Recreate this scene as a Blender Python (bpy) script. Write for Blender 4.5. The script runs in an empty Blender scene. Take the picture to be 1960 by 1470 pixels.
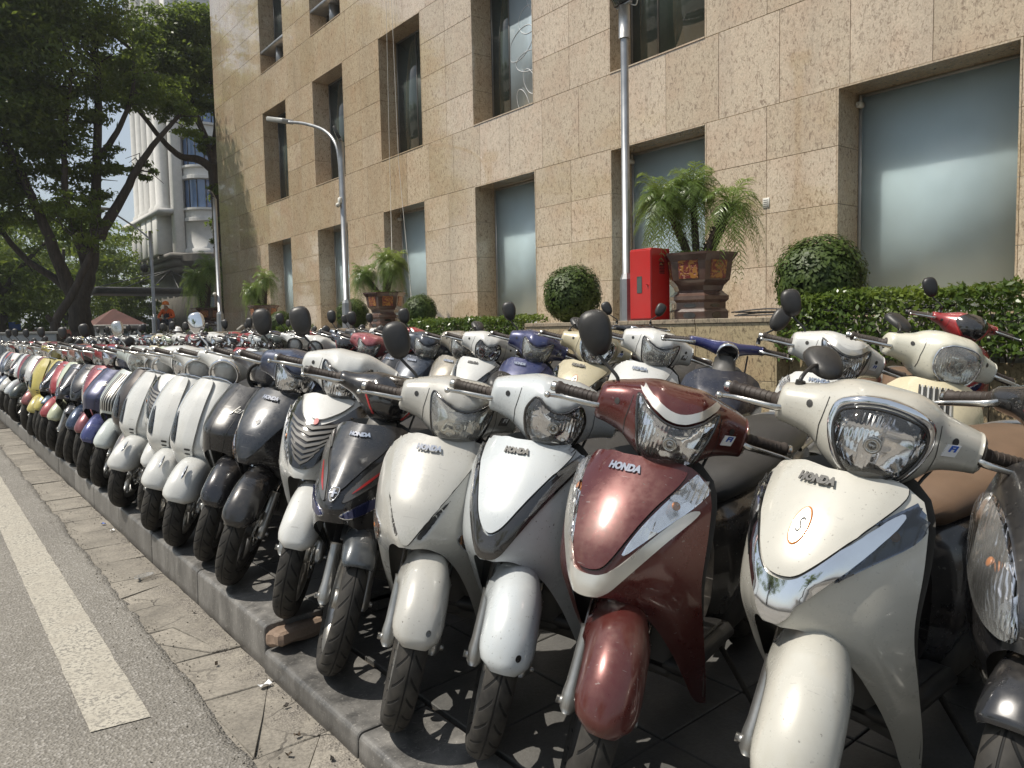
import bpy, bmesh, math, random
import numpy as np
from mathutils import Vector, Matrix, noise as mnoise
from mathutils.bvhtree import BVHTree
from mathutils.geometry import delaunay_2d_cdt

# ------------------------------------------------------------------ camera, sky, sun
S = bpy.context.scene
COL = S.collection
R = math.radians
def make_camera(theta, pitch, roll, h):
    t, p, r = R(theta), R(pitch), R(roll)
    f = Vector((math.sin(t)*math.cos(p), math.cos(t)*math.cos(p), -math.sin(p)))
    rt = Vector((math.cos(t), -math.sin(t), 0)); up = rt.cross(f)
    rt2 = rt*math.cos(r) - up*math.sin(r); up2 = rt*math.sin(r) + up*math.cos(r)
    m = Matrix((rt2, up2, -f)).transposed().to_4x4(); m.translation = Vector((0, 0, h))
    c = bpy.data.cameras.new('camera'); c.sensor_width = 36; c.lens = 36*1470/1960
    c.clip_start = .05; c.clip_end = 2000
    o = bpy.data.objects.new('camera', c); COL.objects.link(o); o.matrix_world = m
    S.camera = o
    return o
make_camera(37.74, 4.2, 1.17, 1.40)
SUN_AZ = Vector((-.86, .51)).normalized(); SUN_EL = 60
W = bpy.data.worlds.new('World'); S.world = W; W.use_nodes = True
nt = W.node_tree; nt.nodes.clear()
sky = nt.nodes.new('ShaderNodeTexSky'); sky.sky_type = 'NISHITA'; sky.sun_disc = False
sky.sun_elevation = R(SUN_EL); sky.sun_rotation = math.atan2(SUN_AZ.x, SUN_AZ.y)
sky.air_density = 1.2; sky.dust_density = 1.6; sky.ozone_density = 1.0
bg = nt.nodes.new('ShaderNodeBackground'); bg.inputs[1].default_value = .088
ow = nt.nodes.new('ShaderNodeOutputWorld')
hz = nt.nodes.new('ShaderNodeMix'); hz.data_type = 'RGBA'; hz.inputs[0].default_value = .45
hz.inputs[7].default_value = (8.0, 8.8, 9.6, 1)      # milky summer haze over the whole sky
nt.links.new(sky.outputs[0], hz.inputs[6]); nt.links.new(hz.outputs[2], bg.inputs[0]); nt.links.new(bg.outputs[0], ow.inputs[0])
sl = bpy.data.lights.new('sun', 'SUN'); sl.energy = 4.9; sl.angle = R(.6); sl.color = (1, .94, .84)
so = bpy.data.objects.new('sun', sl); COL.objects.link(so)
sd = Vector((SUN_AZ.x*math.cos(R(SUN_EL)), SUN_AZ.y*math.cos(R(SUN_EL)), math.sin(R(SUN_EL))))
so.rotation_euler = sd.to_track_quat('Z', 'Y').to_euler(); so.location = (0, 0, 30)
S.view_settings.view_transform = 'Standard'; S.view_settings.look = 'None'
S.view_settings.exposure = 0.05; S.view_settings.gamma = 1
S.view_settings.use_curve_mapping = False
S.cycles.max_bounces = 8; S.cycles.transparent_max_bounces = 12
S.cycles.caustics_reflective = False; S.cycles.caustics_refractive = False
S.cycles.sample_clamp_indirect = 6

# ------------------------------------------------------------------ nodes and materials
def nd(nt, typ, ins=None, **props):
    n = nt.nodes.new('ShaderNode'+typ)
    for k, v in props.items(): setattr(n, k, v)
    for k, v in (ins or {}).items():
        s = n.inputs[k]
        if isinstance(v, bpy.types.NodeSocket): nt.links.new(v, s)
        else:
            if isinstance(v, tuple) and len(v) == 3 and s.type == 'RGBA': v = v+(1,)
            s.default_value = v
    return n
def mixc(nt, f, a, b, blend='MIX'):
    return nd(nt, 'Mix', {0: f, 6: a, 7: b}, data_type='RGBA', blend_type=blend).outputs[2]
def mathn(nt, op, a, b=0., c=0., clamp=False):
    return nd(nt, 'Math', {0: a, 1: b, 2: c}, operation=op, use_clamp=clamp).outputs[0]
def maprange(nt, v, a, b, c=0., d=1.):
    return nd(nt, 'MapRange', {0: v, 1: a, 2: b, 3: c, 4: d}).outputs[0]
def noise(nt, vec, sc, det=4., rough=.55, dist=0.):
    return nd(nt, 'TexNoise', {'Vector': vec, 'Scale': sc, 'Detail': det, 'Roughness': rough, 'Distortion': dist})
def bump(nt, h, st, dist=.01, nrm=None):
    ins = {'Height': h, 'Strength': st, 'Distance': dist}
    if nrm: ins['Normal'] = nrm
    return nd(nt, 'Bump', ins).outputs[0]
def new_mat(name):
    m = bpy.data.materials.new(name); m.use_nodes = True
    nt = m.node_tree; nt.nodes.clear()
    o = nt.nodes.new('ShaderNodeOutputMaterial'); b = nt.nodes.new('ShaderNodeBsdfPrincipled')
    nt.links.new(b.outputs[0], o.inputs[0])
    return m, nt, b, o
def setb(nt, b, **kw):
    names = dict(col='Base Color', rough='Roughness', metal='Metallic', coat='Coat Weight', coatr='Coat Roughness',
                 nrm='Normal', spec='Specular IOR Level', trans='Transmission Weight', alpha='Alpha', sub='Subsurface Weight', ior='IOR')
    for k, v in kw.items():
        s = b.inputs[names[k]]
        if isinstance(v, bpy.types.NodeSocket): nt.links.new(v, s)
        else: s.default_value = v+(1,) if isinstance(v, tuple) and len(v) == 3 else v
def objvec(nt, jitter=True):
    tc = nd(nt, 'TexCoord').outputs['Object']
    if not jitter: return tc
    oi = nd(nt, 'ObjectInfo').outputs['Random']
    k = mathn(nt, 'MULTIPLY', oi, 37.)
    return nd(nt, 'VectorMath', {0: tc, 1: k}, operation='ADD').outputs[0]
def simple(name, col, rough=.5, metal=0., var=.12, nscale=8., bumpst=0., bscale=60., dust=.0, coat=0., spec=.5):
    m, nt, b, o = new_mat(name)
    v = objvec(nt)
    n = noise(nt, v, nscale, 5).outputs[0]
    lo = tuple(c*(1-var) for c in col); hi = tuple(min(1, c*(1+var)) for c in col)
    c = mixc(nt, maprange(nt, n, .3, .7), lo, hi)
    r = mathn(nt, 'MULTIPLY_ADD', n, .25*rough+.02, rough*.87)
    if dust:
        n2 = noise(nt, v, 3.3, 7, .65).outputs[0]
        f = mathn(nt, 'MULTIPLY', maprange(nt, n2, .4, .7), dust)
        c = mixc(nt, f, c, (.3, .26, .2)); r = mathn(nt, 'MAXIMUM', r, mathn(nt, 'MULTIPLY', f, .9))
    setb(nt, b, col=c, rough=r, metal=metal, coat=coat, coatr=.08, spec=spec)
    if bumpst:
        setb(nt, b, nrm=bump(nt, noise(nt, v, bscale, 3).outputs[0], bumpst, .004))
    return m
M = {}
def paint_mat():
    m, nt, b, o = new_mat('bike_paint')
    oi = nd(nt, 'ObjectInfo'); v = objvec(nt)
    n = noise(nt, v, 5., 8, .62).outputs[0]; n2 = noise(nt, v, 55., 4, .6).outputs[0]
    f = mathn(nt, 'MULTIPLY', maprange(nt, n, .38, .78), maprange(nt, n2, .3, .7, .35, 1.))
    f = mathn(nt, 'MULTIPLY', f, .24)
    sp = maprange(nt, noise(nt, v, 130., 2, .5).outputs[0], .69, .73)      # specks of dirt
    sp = mathn(nt, 'MULTIPLY', sp, maprange(nt, n, .45, .6, .05, .75))
    scr = nd(nt, 'TexNoise', {'Vector': nd(nt, 'Mapping', {0: v, 2: (.5, .4, .9), 3: (1, .06, 1)}).outputs[0], 'Scale': 120., 'Detail': 1.}).outputs[0]
    scr = mathn(nt, 'MULTIPLY', maprange(nt, scr, .72, .75), .4)
    c = mixc(nt, f, oi.outputs['Color'], (.25, .215, .165))
    c = mixc(nt, sp, c, (.10, .085, .07)); c = mixc(nt, scr, c, (.3, .28, .26))
    met = oi.outputs['Alpha']
    flake = noise(nt, v, 900., 1, .5).outputs[0]
    c = mixc(nt, mathn(nt, 'MULTIPLY', met, .35), c, mixc(nt, maprange(nt, flake, .4, .6), (.2, .2, .2), (1, 1, 1)), 'MULTIPLY')
    r = mathn(nt, 'ADD', mathn(nt, 'MULTIPLY', f, 2.0), .22)
    setb(nt, b, col=c, rough=r, metal=mathn(nt, 'MULTIPLY', met, .8), coat=mathn(nt, 'SUBTRACT', .8, f), spec=.5)
    setb(nt, b, coatr=mathn(nt, 'MULTIPLY_ADD', f, 1.1, .03))
    setb(nt, b, nrm=bump(nt, n2, .02, .002))
    return m
def tyre_mat():
    m, nt, b, o = new_mat('tyre_rubber')
    tc = nd(nt, 'TexCoord').outputs['Object']
    s = nd(nt, 'SeparateXYZ', {0: tc}).outputs
    ang = mathn(nt, 'ARCTAN2', s[2], s[0])
    ay = mathn(nt, 'ABSOLUTE', s[1])
    u = mathn(nt, 'ADD', mathn(nt, 'MULTIPLY', ang, 26/(2*math.pi)), mathn(nt, 'MULTIPLY', ay, 24.))
    g = mathn(nt, 'PINGPONG', u, .5)
    groove = maprange(nt, g, .06, .11)
    edge = maprange(nt, ay, .008, .012); edge2 = maprange(nt, ay, .036, .040, 1, 0)
    gm = mathn(nt, 'MULTIPLY', mathn(nt, 'MULTIPLY', mathn(nt, 'SUBTRACT', 1., groove), edge), edge2)
    cen = maprange(nt, ay, .0015, .003)
    h = mathn(nt, 'MULTIPLY', mathn(nt, 'SUBTRACT', 1., gm), cen)
    n = noise(nt, tc, 14., 5).outputs[0]
    c = mixc(nt, maprange(nt, n, .35, .7), (.018, .017, .016), (.055, .05, .043))
    c = mixc(nt, mathn(nt, 'SUBTRACT', 1., h), c, (.006, .006, .006))
    setb(nt, b, col=c, rough=.72, spec=.35, nrm=bump(nt, h, .8, .004))
    return m
def lens_mat(name, tint=(1, 1, 1), ribs=0., frost=0.02):
    m, nt, b, o = new_mat(name); nt.nodes.remove(b)
    v = objvec(nt)
    fr = nd(nt, 'Fresnel', {'IOR': 1.5}).outputs[0]
    g = nd(nt, 'BsdfGlossy', {'Color': (1, 1, 1), 'Roughness': .03})
    t = nd(nt, 'BsdfTransparent', {'Color': tint})
    if ribs:
        w = nd(nt, 'TexWave', {'Vector': v, 'Scale': ribs, 'Distortion': 0.}, bands_direction='DIAGONAL').outputs[1]
        nt.links.new(bump(nt, w, .6, .003), g.inputs['Normal'])
    d = nd(nt, 'BsdfDiffuse', {'Color': (.6, .6, .58)})
    n = noise(nt, v, 9., 6).outputs[0]
    fac = mathn(nt, 'MULTIPLY', maprange(nt, n, .35, .7, .3, 1.), frost)
    mx = nd(nt, 'MixShader', {0: fac, 1: t.outputs[0], 2: d.outputs[0]})
    mx2 = nd(nt, 'MixShader', {0: mathn(nt, 'MULTIPLY_ADD', fr, 1., .02, True), 1: mx.outputs[0], 2: g.outputs[0]})
    nt.links.new(mx2.outputs[0], o.inputs[0])
    return m
def reflector_mat(name='lamp_reflector', col=(.90, .90, .91), ribs=30.):
    m, nt, b, o = new_mat(name)
    v = objvec(nt)
    w = nd(nt, 'TexWave', {'Vector': v, 'Scale': ribs, 'Distortion': .0}, bands_direction='Y').outputs[1]
    vo = nd(nt, 'TexVoronoi', {'Vector': v, 'Scale': 17.}).outputs[0]
    top = maprange(nt, noise(nt, v, 9., 1).outputs[0], .48, .56, 0, .16)
    h = mathn(nt, 'ADD', mathn(nt, 'MULTIPLY', w, top), mathn(nt, 'MULTIPLY', vo, 1.6))
    n = noise(nt, v, 12., 3).outputs[0]
    c = mixc(nt, maprange(nt, n, .4, .65), tuple(x*.8 for x in col), col)
    setb(nt, b, col=c, metal=1., rough=.09, nrm=bump(nt, h, .5, .012))
    return m
def seat_mat(name, col):
    m, nt, b, o = new_mat(name)
    v = objvec(nt)
    vo = nd(nt, 'TexVoronoi', {'Vector': v, 'Scale': 420.}).outputs[0]
    n = noise(nt, v, 6., 5).outputs[0]
    c = mixc(nt, maprange(nt, n, .3, .7), tuple(x*.8 for x in col), tuple(x*1.15 for x in col))
    setb(nt, b, col=c, rough=.5, spec=.4, nrm=bump(nt, vo, .3, .001))
    return m
M['paint'] = paint_mat(); M['tyre'] = tyre_mat()
M['lens'] = lens_mat('lamp_lens', frost=.06); M['lens_rib'] = lens_mat('ribbed_lens', ribs=26., frost=.22)
M['lens_old'] = lens_mat('hazed_lens', tint=(.93, .92, .86), frost=.35)
M['reflector'] = reflector_mat(); M['dark_reflector'] = reflector_mat('dark_reflector', (.20, .22, .26), 34.); M['smoke'] = lens_mat('smoked_lens', (.35, .37, .40), ribs=18.)
M['amber_lens'] = lens_mat('amber_lens', (1., .62, .30), ribs=24., frost=.1)
M['chrome'] = simple('chrome', (.84, .85, .87), .05, 1., .05, 5, dust=.12)
M['alu'] = simple('cast_aluminium', (.42, .42, .41), .38, .9, .12, 12, .08, 120, dust=.35)
M['steel'] = simple('lever_steel', (.62, .61, .58), .25, 1., .1, 20, dust=.15)
M['silverp'] = simple('silver_trim', (.62, .60, .55), .28, .55, .05, 6, dust=.12, coat=.5)
M['blackp'] = simple('black_plastic', (.016, .016, .017), .42, 0, .2, 10, .12, 300, dust=.10)
M['greyp'] = simple('grey_plastic', (.09, .088, .085), .5, 0, .15, 10, .1, 300, dust=.25)
M['gloss'] = simple('gloss_black', (.012, .012, .014), .1, 0, .2, 8, dust=.1, coat=1.)
M['grip'] = simple('grip_rubber', (.03, .021, .018), .6, 0, .2, 20, .25, 250, dust=.15)
M['mirrorg'] = simple('mirror_glass', (.8, .82, .83), .02, 1., .02)
M['seat_black'] = seat_mat('seat_vinyl_black', (.03, .029, .028)); M['seat_brown'] = seat_mat('seat_vinyl_brown', (.14, .088, .055))
M['seat_grey'] = seat_mat('seat_vinyl_taupe', (.16, .135, .115))
M['white_s'] = simple('sticker_white', (.8, .8, .8), .35); M['blue_s'] = simple('sticker_blue', (.03, .10, .42), .35)
M['red_s'] = simple('tail_red', (.45, .02, .02), .15, coat=1.); M['amber'] = simple('amber_plastic', (.62, .2, .03), .25, coat=.6)
M['redacc'] = simple('red_accent', (.4, .03, .03), .3, coat=.5)
M['bluel'] = simple('blue_lens', (.04, .05, .15), .1, .6, coat=1.)
M['dark'] = simple('engine_dark', (.035, .034, .033), .6, .3, .3, 15, .2, 80, dust=.3)

# ------------------------------------------------------------------ mesh helpers
class MB:
    def __init__(s): s.v = []; s.f = []; s.m = []; s.s = []
    def add(s, vs, fs, mat=0, smooth=True, mtx=None):
        o = len(s.v)
        s.v += [tuple(mtx @ Vector(p)) for p in vs] if mtx is not None else [tuple(p) for p in vs]
        s.f += [tuple(i+o for i in f) for f in fs]; s.m += [mat]*len(fs); s.s += [smooth]*len(fs)
        return s
    def join(s, o, mat=None):
        k = len(s.v); s.v += o.v; s.f += [tuple(i+k for i in f) for f in o.f]
        s.m += o.m if mat is None else [mat]*len(o.f); s.s += o.s
        return s
    def mesh(s, name, mats):
        me = bpy.data.meshes.new(name); me.from_pydata(s.v, [], s.f)
        for m in (mats if isinstance(mats, (list, tuple)) else [mats]): me.materials.append(m)
        me.polygons.foreach_set('material_index', s.m); me.polygons.foreach_set('use_smooth', s.s)
        me.update(); return me
    def build(s, name, mats, parent=None, **kw): return obj(name, s.mesh(name, mats), parent, **kw)
def tag(o, label=None, cat=None, group=None, kind=None):
    if label: o['label'] = label
    if cat: o['category'] = cat
    if group: o['group'] = group
    if kind: o['kind'] = kind
    return o
def obj(name, me, parent=None, loc=None, color=None, **kw):
    o = bpy.data.objects.new(name, me); COL.objects.link(o)
    if parent: o.parent = parent
    if loc: o.location = loc
    if color: o.color = color
    return tag(o, **kw)
def empty(name, loc=(0, 0, 0), rz=0, **kw):
    o = bpy.data.objects.new(name, None); COL.objects.link(o); o.location = loc; o.rotation_euler.z = rz
    o.empty_display_size = .1
    return tag(o, **kw)
def copy_tree(o, parent=None):
    c = o.copy(); COL.objects.link(c); c.parent = parent
    for ch in list(o.children): copy_tree(ch, c)
    return c
def box(x0, x1, y0, y1, z0, z1):
    v = [(x, y, z) for x in (x0, x1) for y in (y0, y1) for z in (z0, z1)]
    return v, [(0, 1, 3, 2), (4, 6, 7, 5), (0, 4, 5, 1), (2, 3, 7, 6), (0, 2, 6, 4), (1, 5, 7, 3)]
def bbox(x0, x1, y0, y1, z0, z1, b=.01, seg=1):
    bm = bmesh.new(); v, f = box(x0, x1, y0, y1, z0, z1)
    bv = [bm.verts.new(p) for p in v]
    for q in f: bm.faces.new([bv[i] for i in q])
    bmesh.ops.bevel(bm, geom=bm.edges[:], offset=b, segments=seg, affect='EDGES', profile=.5)
    bm.verts.index_update()
    r = [tuple(p.co) for p in bm.verts], [tuple(p.index for p in q.verts) for q in bm.faces]
    bm.free(); return r
def grid_faces(nu, nv, cu=False, cv=False):
    fs = []
    for i in range(nu if cu else nu-1):
        for j in range(nv if cv else nv-1):
            a = i*nv+j; b = ((i+1) % nu)*nv+j; c = ((i+1) % nu)*nv+(j+1) % nv; d = i*nv+(j+1) % nv
            fs.append((a, b, c, d))
    return fs
def loft(rings, caps=True, closed=True):
    n = len(rings[0]); v = [tuple(p) for r in rings for p in r]
    f = grid_faces(len(rings), n, False, closed)
    if caps: f.append(tuple(range(n-1, -1, -1))); f.append(tuple((len(rings)-1)*n+i for i in range(n)))
    return v, f
def tube(path, rad, n=10, caps=True):
    P = [Vector(p) for p in path]; rings = []; k = len(P)
    rs = rad if isinstance(rad, (list, tuple)) else [rad]*k
    t0 = (P[1]-P[0]).normalized(); up = Vector((0, 0, 1)) if abs(t0.z) < .9 else Vector((1, 0, 0))
    a = t0.cross(up).normalized()
    for i in range(k):
        t = ((P[min(i+1, k-1)]-P[i]).normalized()+(P[i]-P[max(i-1, 0)]).normalized()).normalized()
        a = (a - t*a.dot(t)).normalized(); b = t.cross(a)
        rings.append([P[i]+(a*math.cos(q)+b*math.sin(q))*rs[i] for q in [2*math.pi*j/n for j in range(n)]])
    return loft(rings, caps)
def smooth_path(pts, n=6):
    P = [Vector(p) for p in pts]; out = []
    for i in range(len(P)-1):
        p0 = P[max(i-1, 0)]; p1 = P[i]; p2 = P[i+1]; p3 = P[min(i+2, len(P)-1)]
        for j in range(n):
            t = j/n
            out.append(.5*((2*p1)+(-p0+p2)*t+(2*p0-5*p1+4*p2-p3)*t*t+(-p0+3*p1-3*p2+p3)*t**3))
    out.append(P[-1]); return out
def lathe(prof, n=32, axis='z', caps=False):
    rings = []
    for r, h in prof:
        ring = []
        for j in range(n):
            q = 2*math.pi*j/n; c, s = math.cos(q)*r, math.sin(q)*r
            ring.append((c, s, h) if axis == 'z' else ((c, h, s) if axis == 'y' else (h, c, s)))
        rings.append(ring)
    return loft(rings, caps)
def ellipsoid(c, r, nu=16, nv=10, mtx=None):
    v = []
    for i in range(nv+1):
        th = math.pi*i/nv
        for j in range(nu):
            q = 2*math.pi*j/nu
            v.append((c[0]+r[0]*math.sin(th)*math.cos(q), c[1]+r[1]*math.sin(th)*math.sin(q), c[2]+r[2]*math.cos(th)))
    return v, grid_faces(nv+1, nu, False, True)
def interp(tab, x, k=1):
    """smooth table lookup, columns after the first"""
    n = len(tab)
    if x <= tab[0][0]: return tab[0][k]
    if x >= tab[-1][0]: return tab[-1][k]
    for i in range(n-1):
        if tab[i][0] <= x <= tab[i+1][0]: break
    x0, x1 = tab[i][0], tab[i+1][0]; y0, y1 = tab[i][k], tab[i+1][k]; h = x1-x0
    def sl(j):
        if j <= 0: return (tab[1][k]-tab[0][k])/(tab[1][0]-tab[0][0])
        if j >= n-1: return (tab[-1][k]-tab[-2][k])/(tab[-1][0]-tab[-2][0])
        a = (tab[j][k]-tab[j-1][k])/(tab[j][0]-tab[j-1][0]); b = (tab[j+1][k]-tab[j][k])/(tab[j+1][0]-tab[j][0])
        return 0 if a*b <= 0 else 2*a*b/(a+b)
    m0, m1 = sl(i), sl(i+1); t = (x-x0)/h
    return (2*t**3-3*t*t+1)*y0+(t**3-2*t*t+t)*h*m0+(-2*t**3+3*t*t)*y1+(t**3-t*t)*h*m1
def chaikin(p, n=2):
    for _ in range(n):
        q = []
        for i in range(len(p)):
            a, b = p[i], p[(i+1) % len(p)]
            q += [(a[0]*.78+b[0]*.22, a[1]*.78+b[1]*.22), (a[0]*.22+b[0]*.78, a[1]*.22+b[1]*.78)]
        p = q
    return p
def dens(p, res):
    q = []
    for i in range(len(p)):
        a, b = p[i], p[(i+1) % len(p)]; d = math.dist(a, b); n = max(1, int(d/res+.5))
        q += [(a[0]+(b[0]-a[0])*j/n, a[1]+(b[1]-a[1])*j/n) for j in range(n)]
    return q
def mir(p): return [(-y, z) for y, z in p][::-1]
def sym(p):
    """half outline from the centre bottom up to the centre top -> full outline"""
    return p + [(-y, z) for y, z in p[::-1] if abs(y) > 1e-6]
def edist(pts, ol):
    P = np.array(pts); A = np.array(ol); B = np.roll(A, -1, 0); d = np.full(len(P), 9.)
    for a, b in zip(A, B):
        ab = b-a; t = np.clip(((P-a)@ab)/max(ab@ab, 1e-12), 0, 1); d = np.minimum(d, np.linalg.norm(P-(a+t[:, None]*ab), axis=1))
    return d
def inside(pts, ol):
    P = np.array(pts); A = np.array(ol); B = np.roll(A, -1, 0); c = np.zeros(len(P), bool)
    for a, b in zip(A, B):
        if a[1] == b[1]: continue
        k = (a[1] > P[:, 1]) != (b[1] > P[:, 1])
        c ^= k & (P[:, 0] < (b[0]-a[0])*(P[:, 1]-a[1])/(b[1]-a[1])+a[0])
    return c
def project(bvh, y, z, axis=(-1, 0, 0)):
    d = Vector(axis); o = Vector((0, y, z))-d*2
    if abs(d.z) > .5: o = Vector((y, z, 0))-d*3
    h = bvh.ray_cast(o, d)
    if h[0] is None: h = bvh.find_nearest(Vector((-.1, y, z)) if abs(d.x) > .5 else Vector((y, z, .6)))
    n = h[1]
    if n.dot(d) > 0: n = -n
    return h[0], n
def patch(bvh, ol, off=.004, res=.012, skirt=.008, smooth=2, offn=None, axis=(-1, 0, 0)):
    """a raised panel of outline ol laid over the shell"""
    o = dens(chaikin(ol, smooth) if smooth else ol, res*.8)
    A = np.array(o); lo, hi = A.min(0), A.max(0)
    g = [(x, y) for x in np.arange(lo[0], hi[0], res) for y in np.arange(lo[1], hi[1], res)]
    if g:
        k = inside(g, o) & (edist(g, o) > res*.55); g = [p for p, q in zip(g, k) if q]
    allp = [Vector(p) for p in o]+[Vector(p) for p in g]
    n = len(o)
    r = delaunay_2d_cdt(allp, [(i, (i+1) % n) for i in range(n)], [], 1, 1e-6)
    vs, fs = r[0], r[2]
    D = edist([tuple(p) for p in vs], o); out = []
    for p, d in zip(vs, D):
        h, nn = project(bvh, p[0], p[1], axis); out.append(h+nn*(offn(d) if offn else off))
    b = MB()
    f2 = []
    for f in fs:
        a, bb, c = [out[i] for i in f[:3]]
        nn = (bb-a).cross(c-a)
        f2.append(tuple(f) if nn.dot(Vector(axis)) < 0 else tuple(f[::-1]))
    b.add(out, f2)
    if skirt:
        ring = []; r2 = []
        for p in o:
            h, nn = project(bvh, p[0], p[1], axis); e = offn(0) if offn else off
            ring.append(h+nn*e); r2.append(h+nn*(e-skirt))
        b.add(ring+r2, [(i, (i+1) % n, n+(i+1) % n, n+i) for i in range(n)], smooth=False)
    return b
def ringpatch(bvh, ol, w, off=.006, res=.012, lift=.006):
    """bezel: a band of width w inside the outline"""
    o = dens(chaikin(ol, 2), res); n = len(o); A = np.array(o); c = A.mean(0)
    prof = [(0, -.006), (0, off), (.35, off+lift), (.8, off+lift*.8), (1, off-.002), (1.05, -.012)]
    # inward normals
    T = np.roll(A, -1, 0)-np.roll(A, 1, 0); T /= np.linalg.norm(T, axis=1)[:, None]+1e-9
    Nn = np.stack([-T[:, 1], T[:, 0]], 1); area = sum(A[i][0]*A[(i+1) % n][1]-A[(i+1) % n][0]*A[i][1] for i in range(n))
    if area < 0: Nn = -Nn
    rings = []
    for t, h in prof:
        ring = []
        for i in range(n):
            p = A[i]+Nn[i]*w*t; q, nn = project(bvh, p[0], p[1]); ring.append(q+nn*h)
        rings.append(ring)
    return MB().add(*loft(rings, False))
def inset(ol, w):
    o = dens(chaikin(ol, 2), .01); n = len(o); A = np.array(o)
    T = np.roll(A, -1, 0)-np.roll(A, 1, 0); T /= np.linalg.norm(T, axis=1)[:, None]+1e-9
    Nn = np.stack([-T[:, 1], T[:, 0]], 1); area = sum(A[i][0]*A[(i+1) % n][1]-A[(i+1) % n][0]*A[i][1] for i in range(n))
    if area < 0: Nn = -Nn
    return [tuple(p) for p in (A+Nn*w)]
def circle(y, z, r, rz=None, n=20, rot=0):
    rz = rz or r; c, s = math.cos(rot), math.sin(rot); q = [2*math.pi*i/n for i in range(n)]
    return [(y+math.cos(a)*r*c-math.sin(a)*rz*s, z+math.cos(a)*r*s+math.sin(a)*rz*c) for a in q]
_tcache = {}
def text_tris(txt, size, bold=0., shear=0., sx=1.):
    key = (txt, size, bold, shear, sx)
    if key in _tcache: return _tcache[key]
    cu = bpy.data.curves.new('t', 'FONT'); cu.body = txt; cu.size = size; cu.offset = bold; cu.shear = shear
    cu.align_x = 'CENTER'; cu.align_y = 'CENTER'; cu.resolution_u = 3
    o = bpy.data.objects.new('t', cu); COL.objects.link(o); bpy.context.view_layer.update()
    me = bpy.data.meshes.new_from_object(o.evaluated_get(bpy.context.evaluated_depsgraph_get()))
    v = [(p.co.x*sx, p.co.y) for p in me.vertices]; f = [tuple(p.vertices) for p in me.polygons]
    bpy.data.objects.remove(o); bpy.data.meshes.remove(me); bpy.data.curves.remove(cu)
    _tcache[key] = (v, f); return v, f
def text_on(bvh, txt, y, z, size, off=.006, bold=.0, shear=0., sx=1., thick=.004, rot=0., axis=(-1, 0, 0)):
    """lettering proud of the shell; seen from in front the text runs towards +y"""
    v, f = text_tris(txt, size, bold, shear, sx); c, s = math.cos(rot), math.sin(rot)
    top = []; bot = []
    for a, b in v:
        q, n = project(bvh, y+a*c-b*s, z+a*s+b*c, axis); top.append(q+n*off); bot.append(q+n*(off-thick))
    m = MB(); m.add(top, f, 0, False)
    e = {}
    for q in f:
        for i in range(len(q)):
            k = (q[i], q[(i+1) % len(q)]); e[k] = e.get(k, 0)+1
    n = len(top); m.add(top+bot, [(a, b, b+n, a+n) for (a, b) in e if (b, a) not in e], 0, False)
    return m

# ------------------------------------------------------------------ materials of the place
def granite_mat(name, base, dark, rough=.16, sc=1., redd=(.50, .32, .20)):
    m, nt, b, o = new_mat(name)
    g = nd(nt, 'NewGeometry').outputs['Position']; oi = nd(nt, 'ObjectInfo').outputs['Random']
    v = nd(nt, 'VectorMath', {0: g, 1: mathn(nt, 'MULTIPLY', oi, 11.)}, operation='ADD').outputs[0]
    n1 = noise(nt, v, 1.6*sc, 4, .6).outputs[0]; n2 = noise(nt, v, 38*sc, 3, .7).outputs[0]
    vv = nd(nt, 'Mapping', {0: v, 3: (1, 1, .55)}).outputs[0]
    n3 = noise(nt, vv, 21*sc, 5, .72, 1.2).outputs[0]
    c = mixc(nt, maprange(nt, n2, .32, .68), tuple(x*.80 for x in base), tuple(min(1, x*1.18) for x in base))
    c = mixc(nt, maprange(nt, n1, .45, .75, 0, .5), c, redd)
    c = mixc(nt, maprange(nt, n3, .51, .63, 0, .9), c, dark)
    vs = nd(nt, 'TexVoronoi', {'Vector': v, 'Scale': 60.*sc}).outputs[0]
    c = mixc(nt, mathn(nt, 'MULTIPLY', maprange(nt, vs, .12, .05), maprange(nt, n1, .4, .6)), c, (.06, .04, .03))
    c = mixc(nt, 1., c, nd(nt, 'CombineColor', {0: maprange(nt, oi, 0, 1, .88, 1.06), 1: maprange(nt, oi, 0, 1, .87, 1.07), 2: maprange(nt, oi, 0, 1, .82, 1.09)}).outputs[0], 'MULTIPLY')
    w = noise(nt, nd(nt, 'Mapping', {0: g, 3: (.7, .7, .12)}).outputs[0], 1.3, 6, .65).outputs[0]     # rain streaks
    c = mixc(nt, maprange(nt, w, .48, .78, 0, .5), c, tuple(x*.45 for x in base))
    big = noise(nt, g, .35, 2, .5).outputs[0]
    r = mathn(nt, 'ADD', maprange(nt, n3, .5, .7, rough, rough+.15), maprange(nt, big, .35, .65, -.02, .08))
    setb(nt, b, col=c, rough=r, spec=.6, coat=.85 if name == 'yellow_granite' else .2, coatr=.035)
    h = mathn(nt, 'ADD', mathn(nt, 'MULTIPLY', n3, .6), mathn(nt, 'MULTIPLY', noise(nt, g, .9, 2).outputs[0], 2.))
    setb(nt, b, nrm=bump(nt, h, .10, .006))
    return m
M['granite'] = granite_mat('yellow_granite', (.57, .46, .33), (.24, .165, .10), .05, 1.15)
M['granite_wall'] = granite_mat('wall_granite', (.40, .325, .20), (.10, .07, .04), .3, 1.3)
M['granite_cap'] = granite_mat('cap_granite', (.30, .25, .18), (.08, .06, .045), .3, 1.3)
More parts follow.
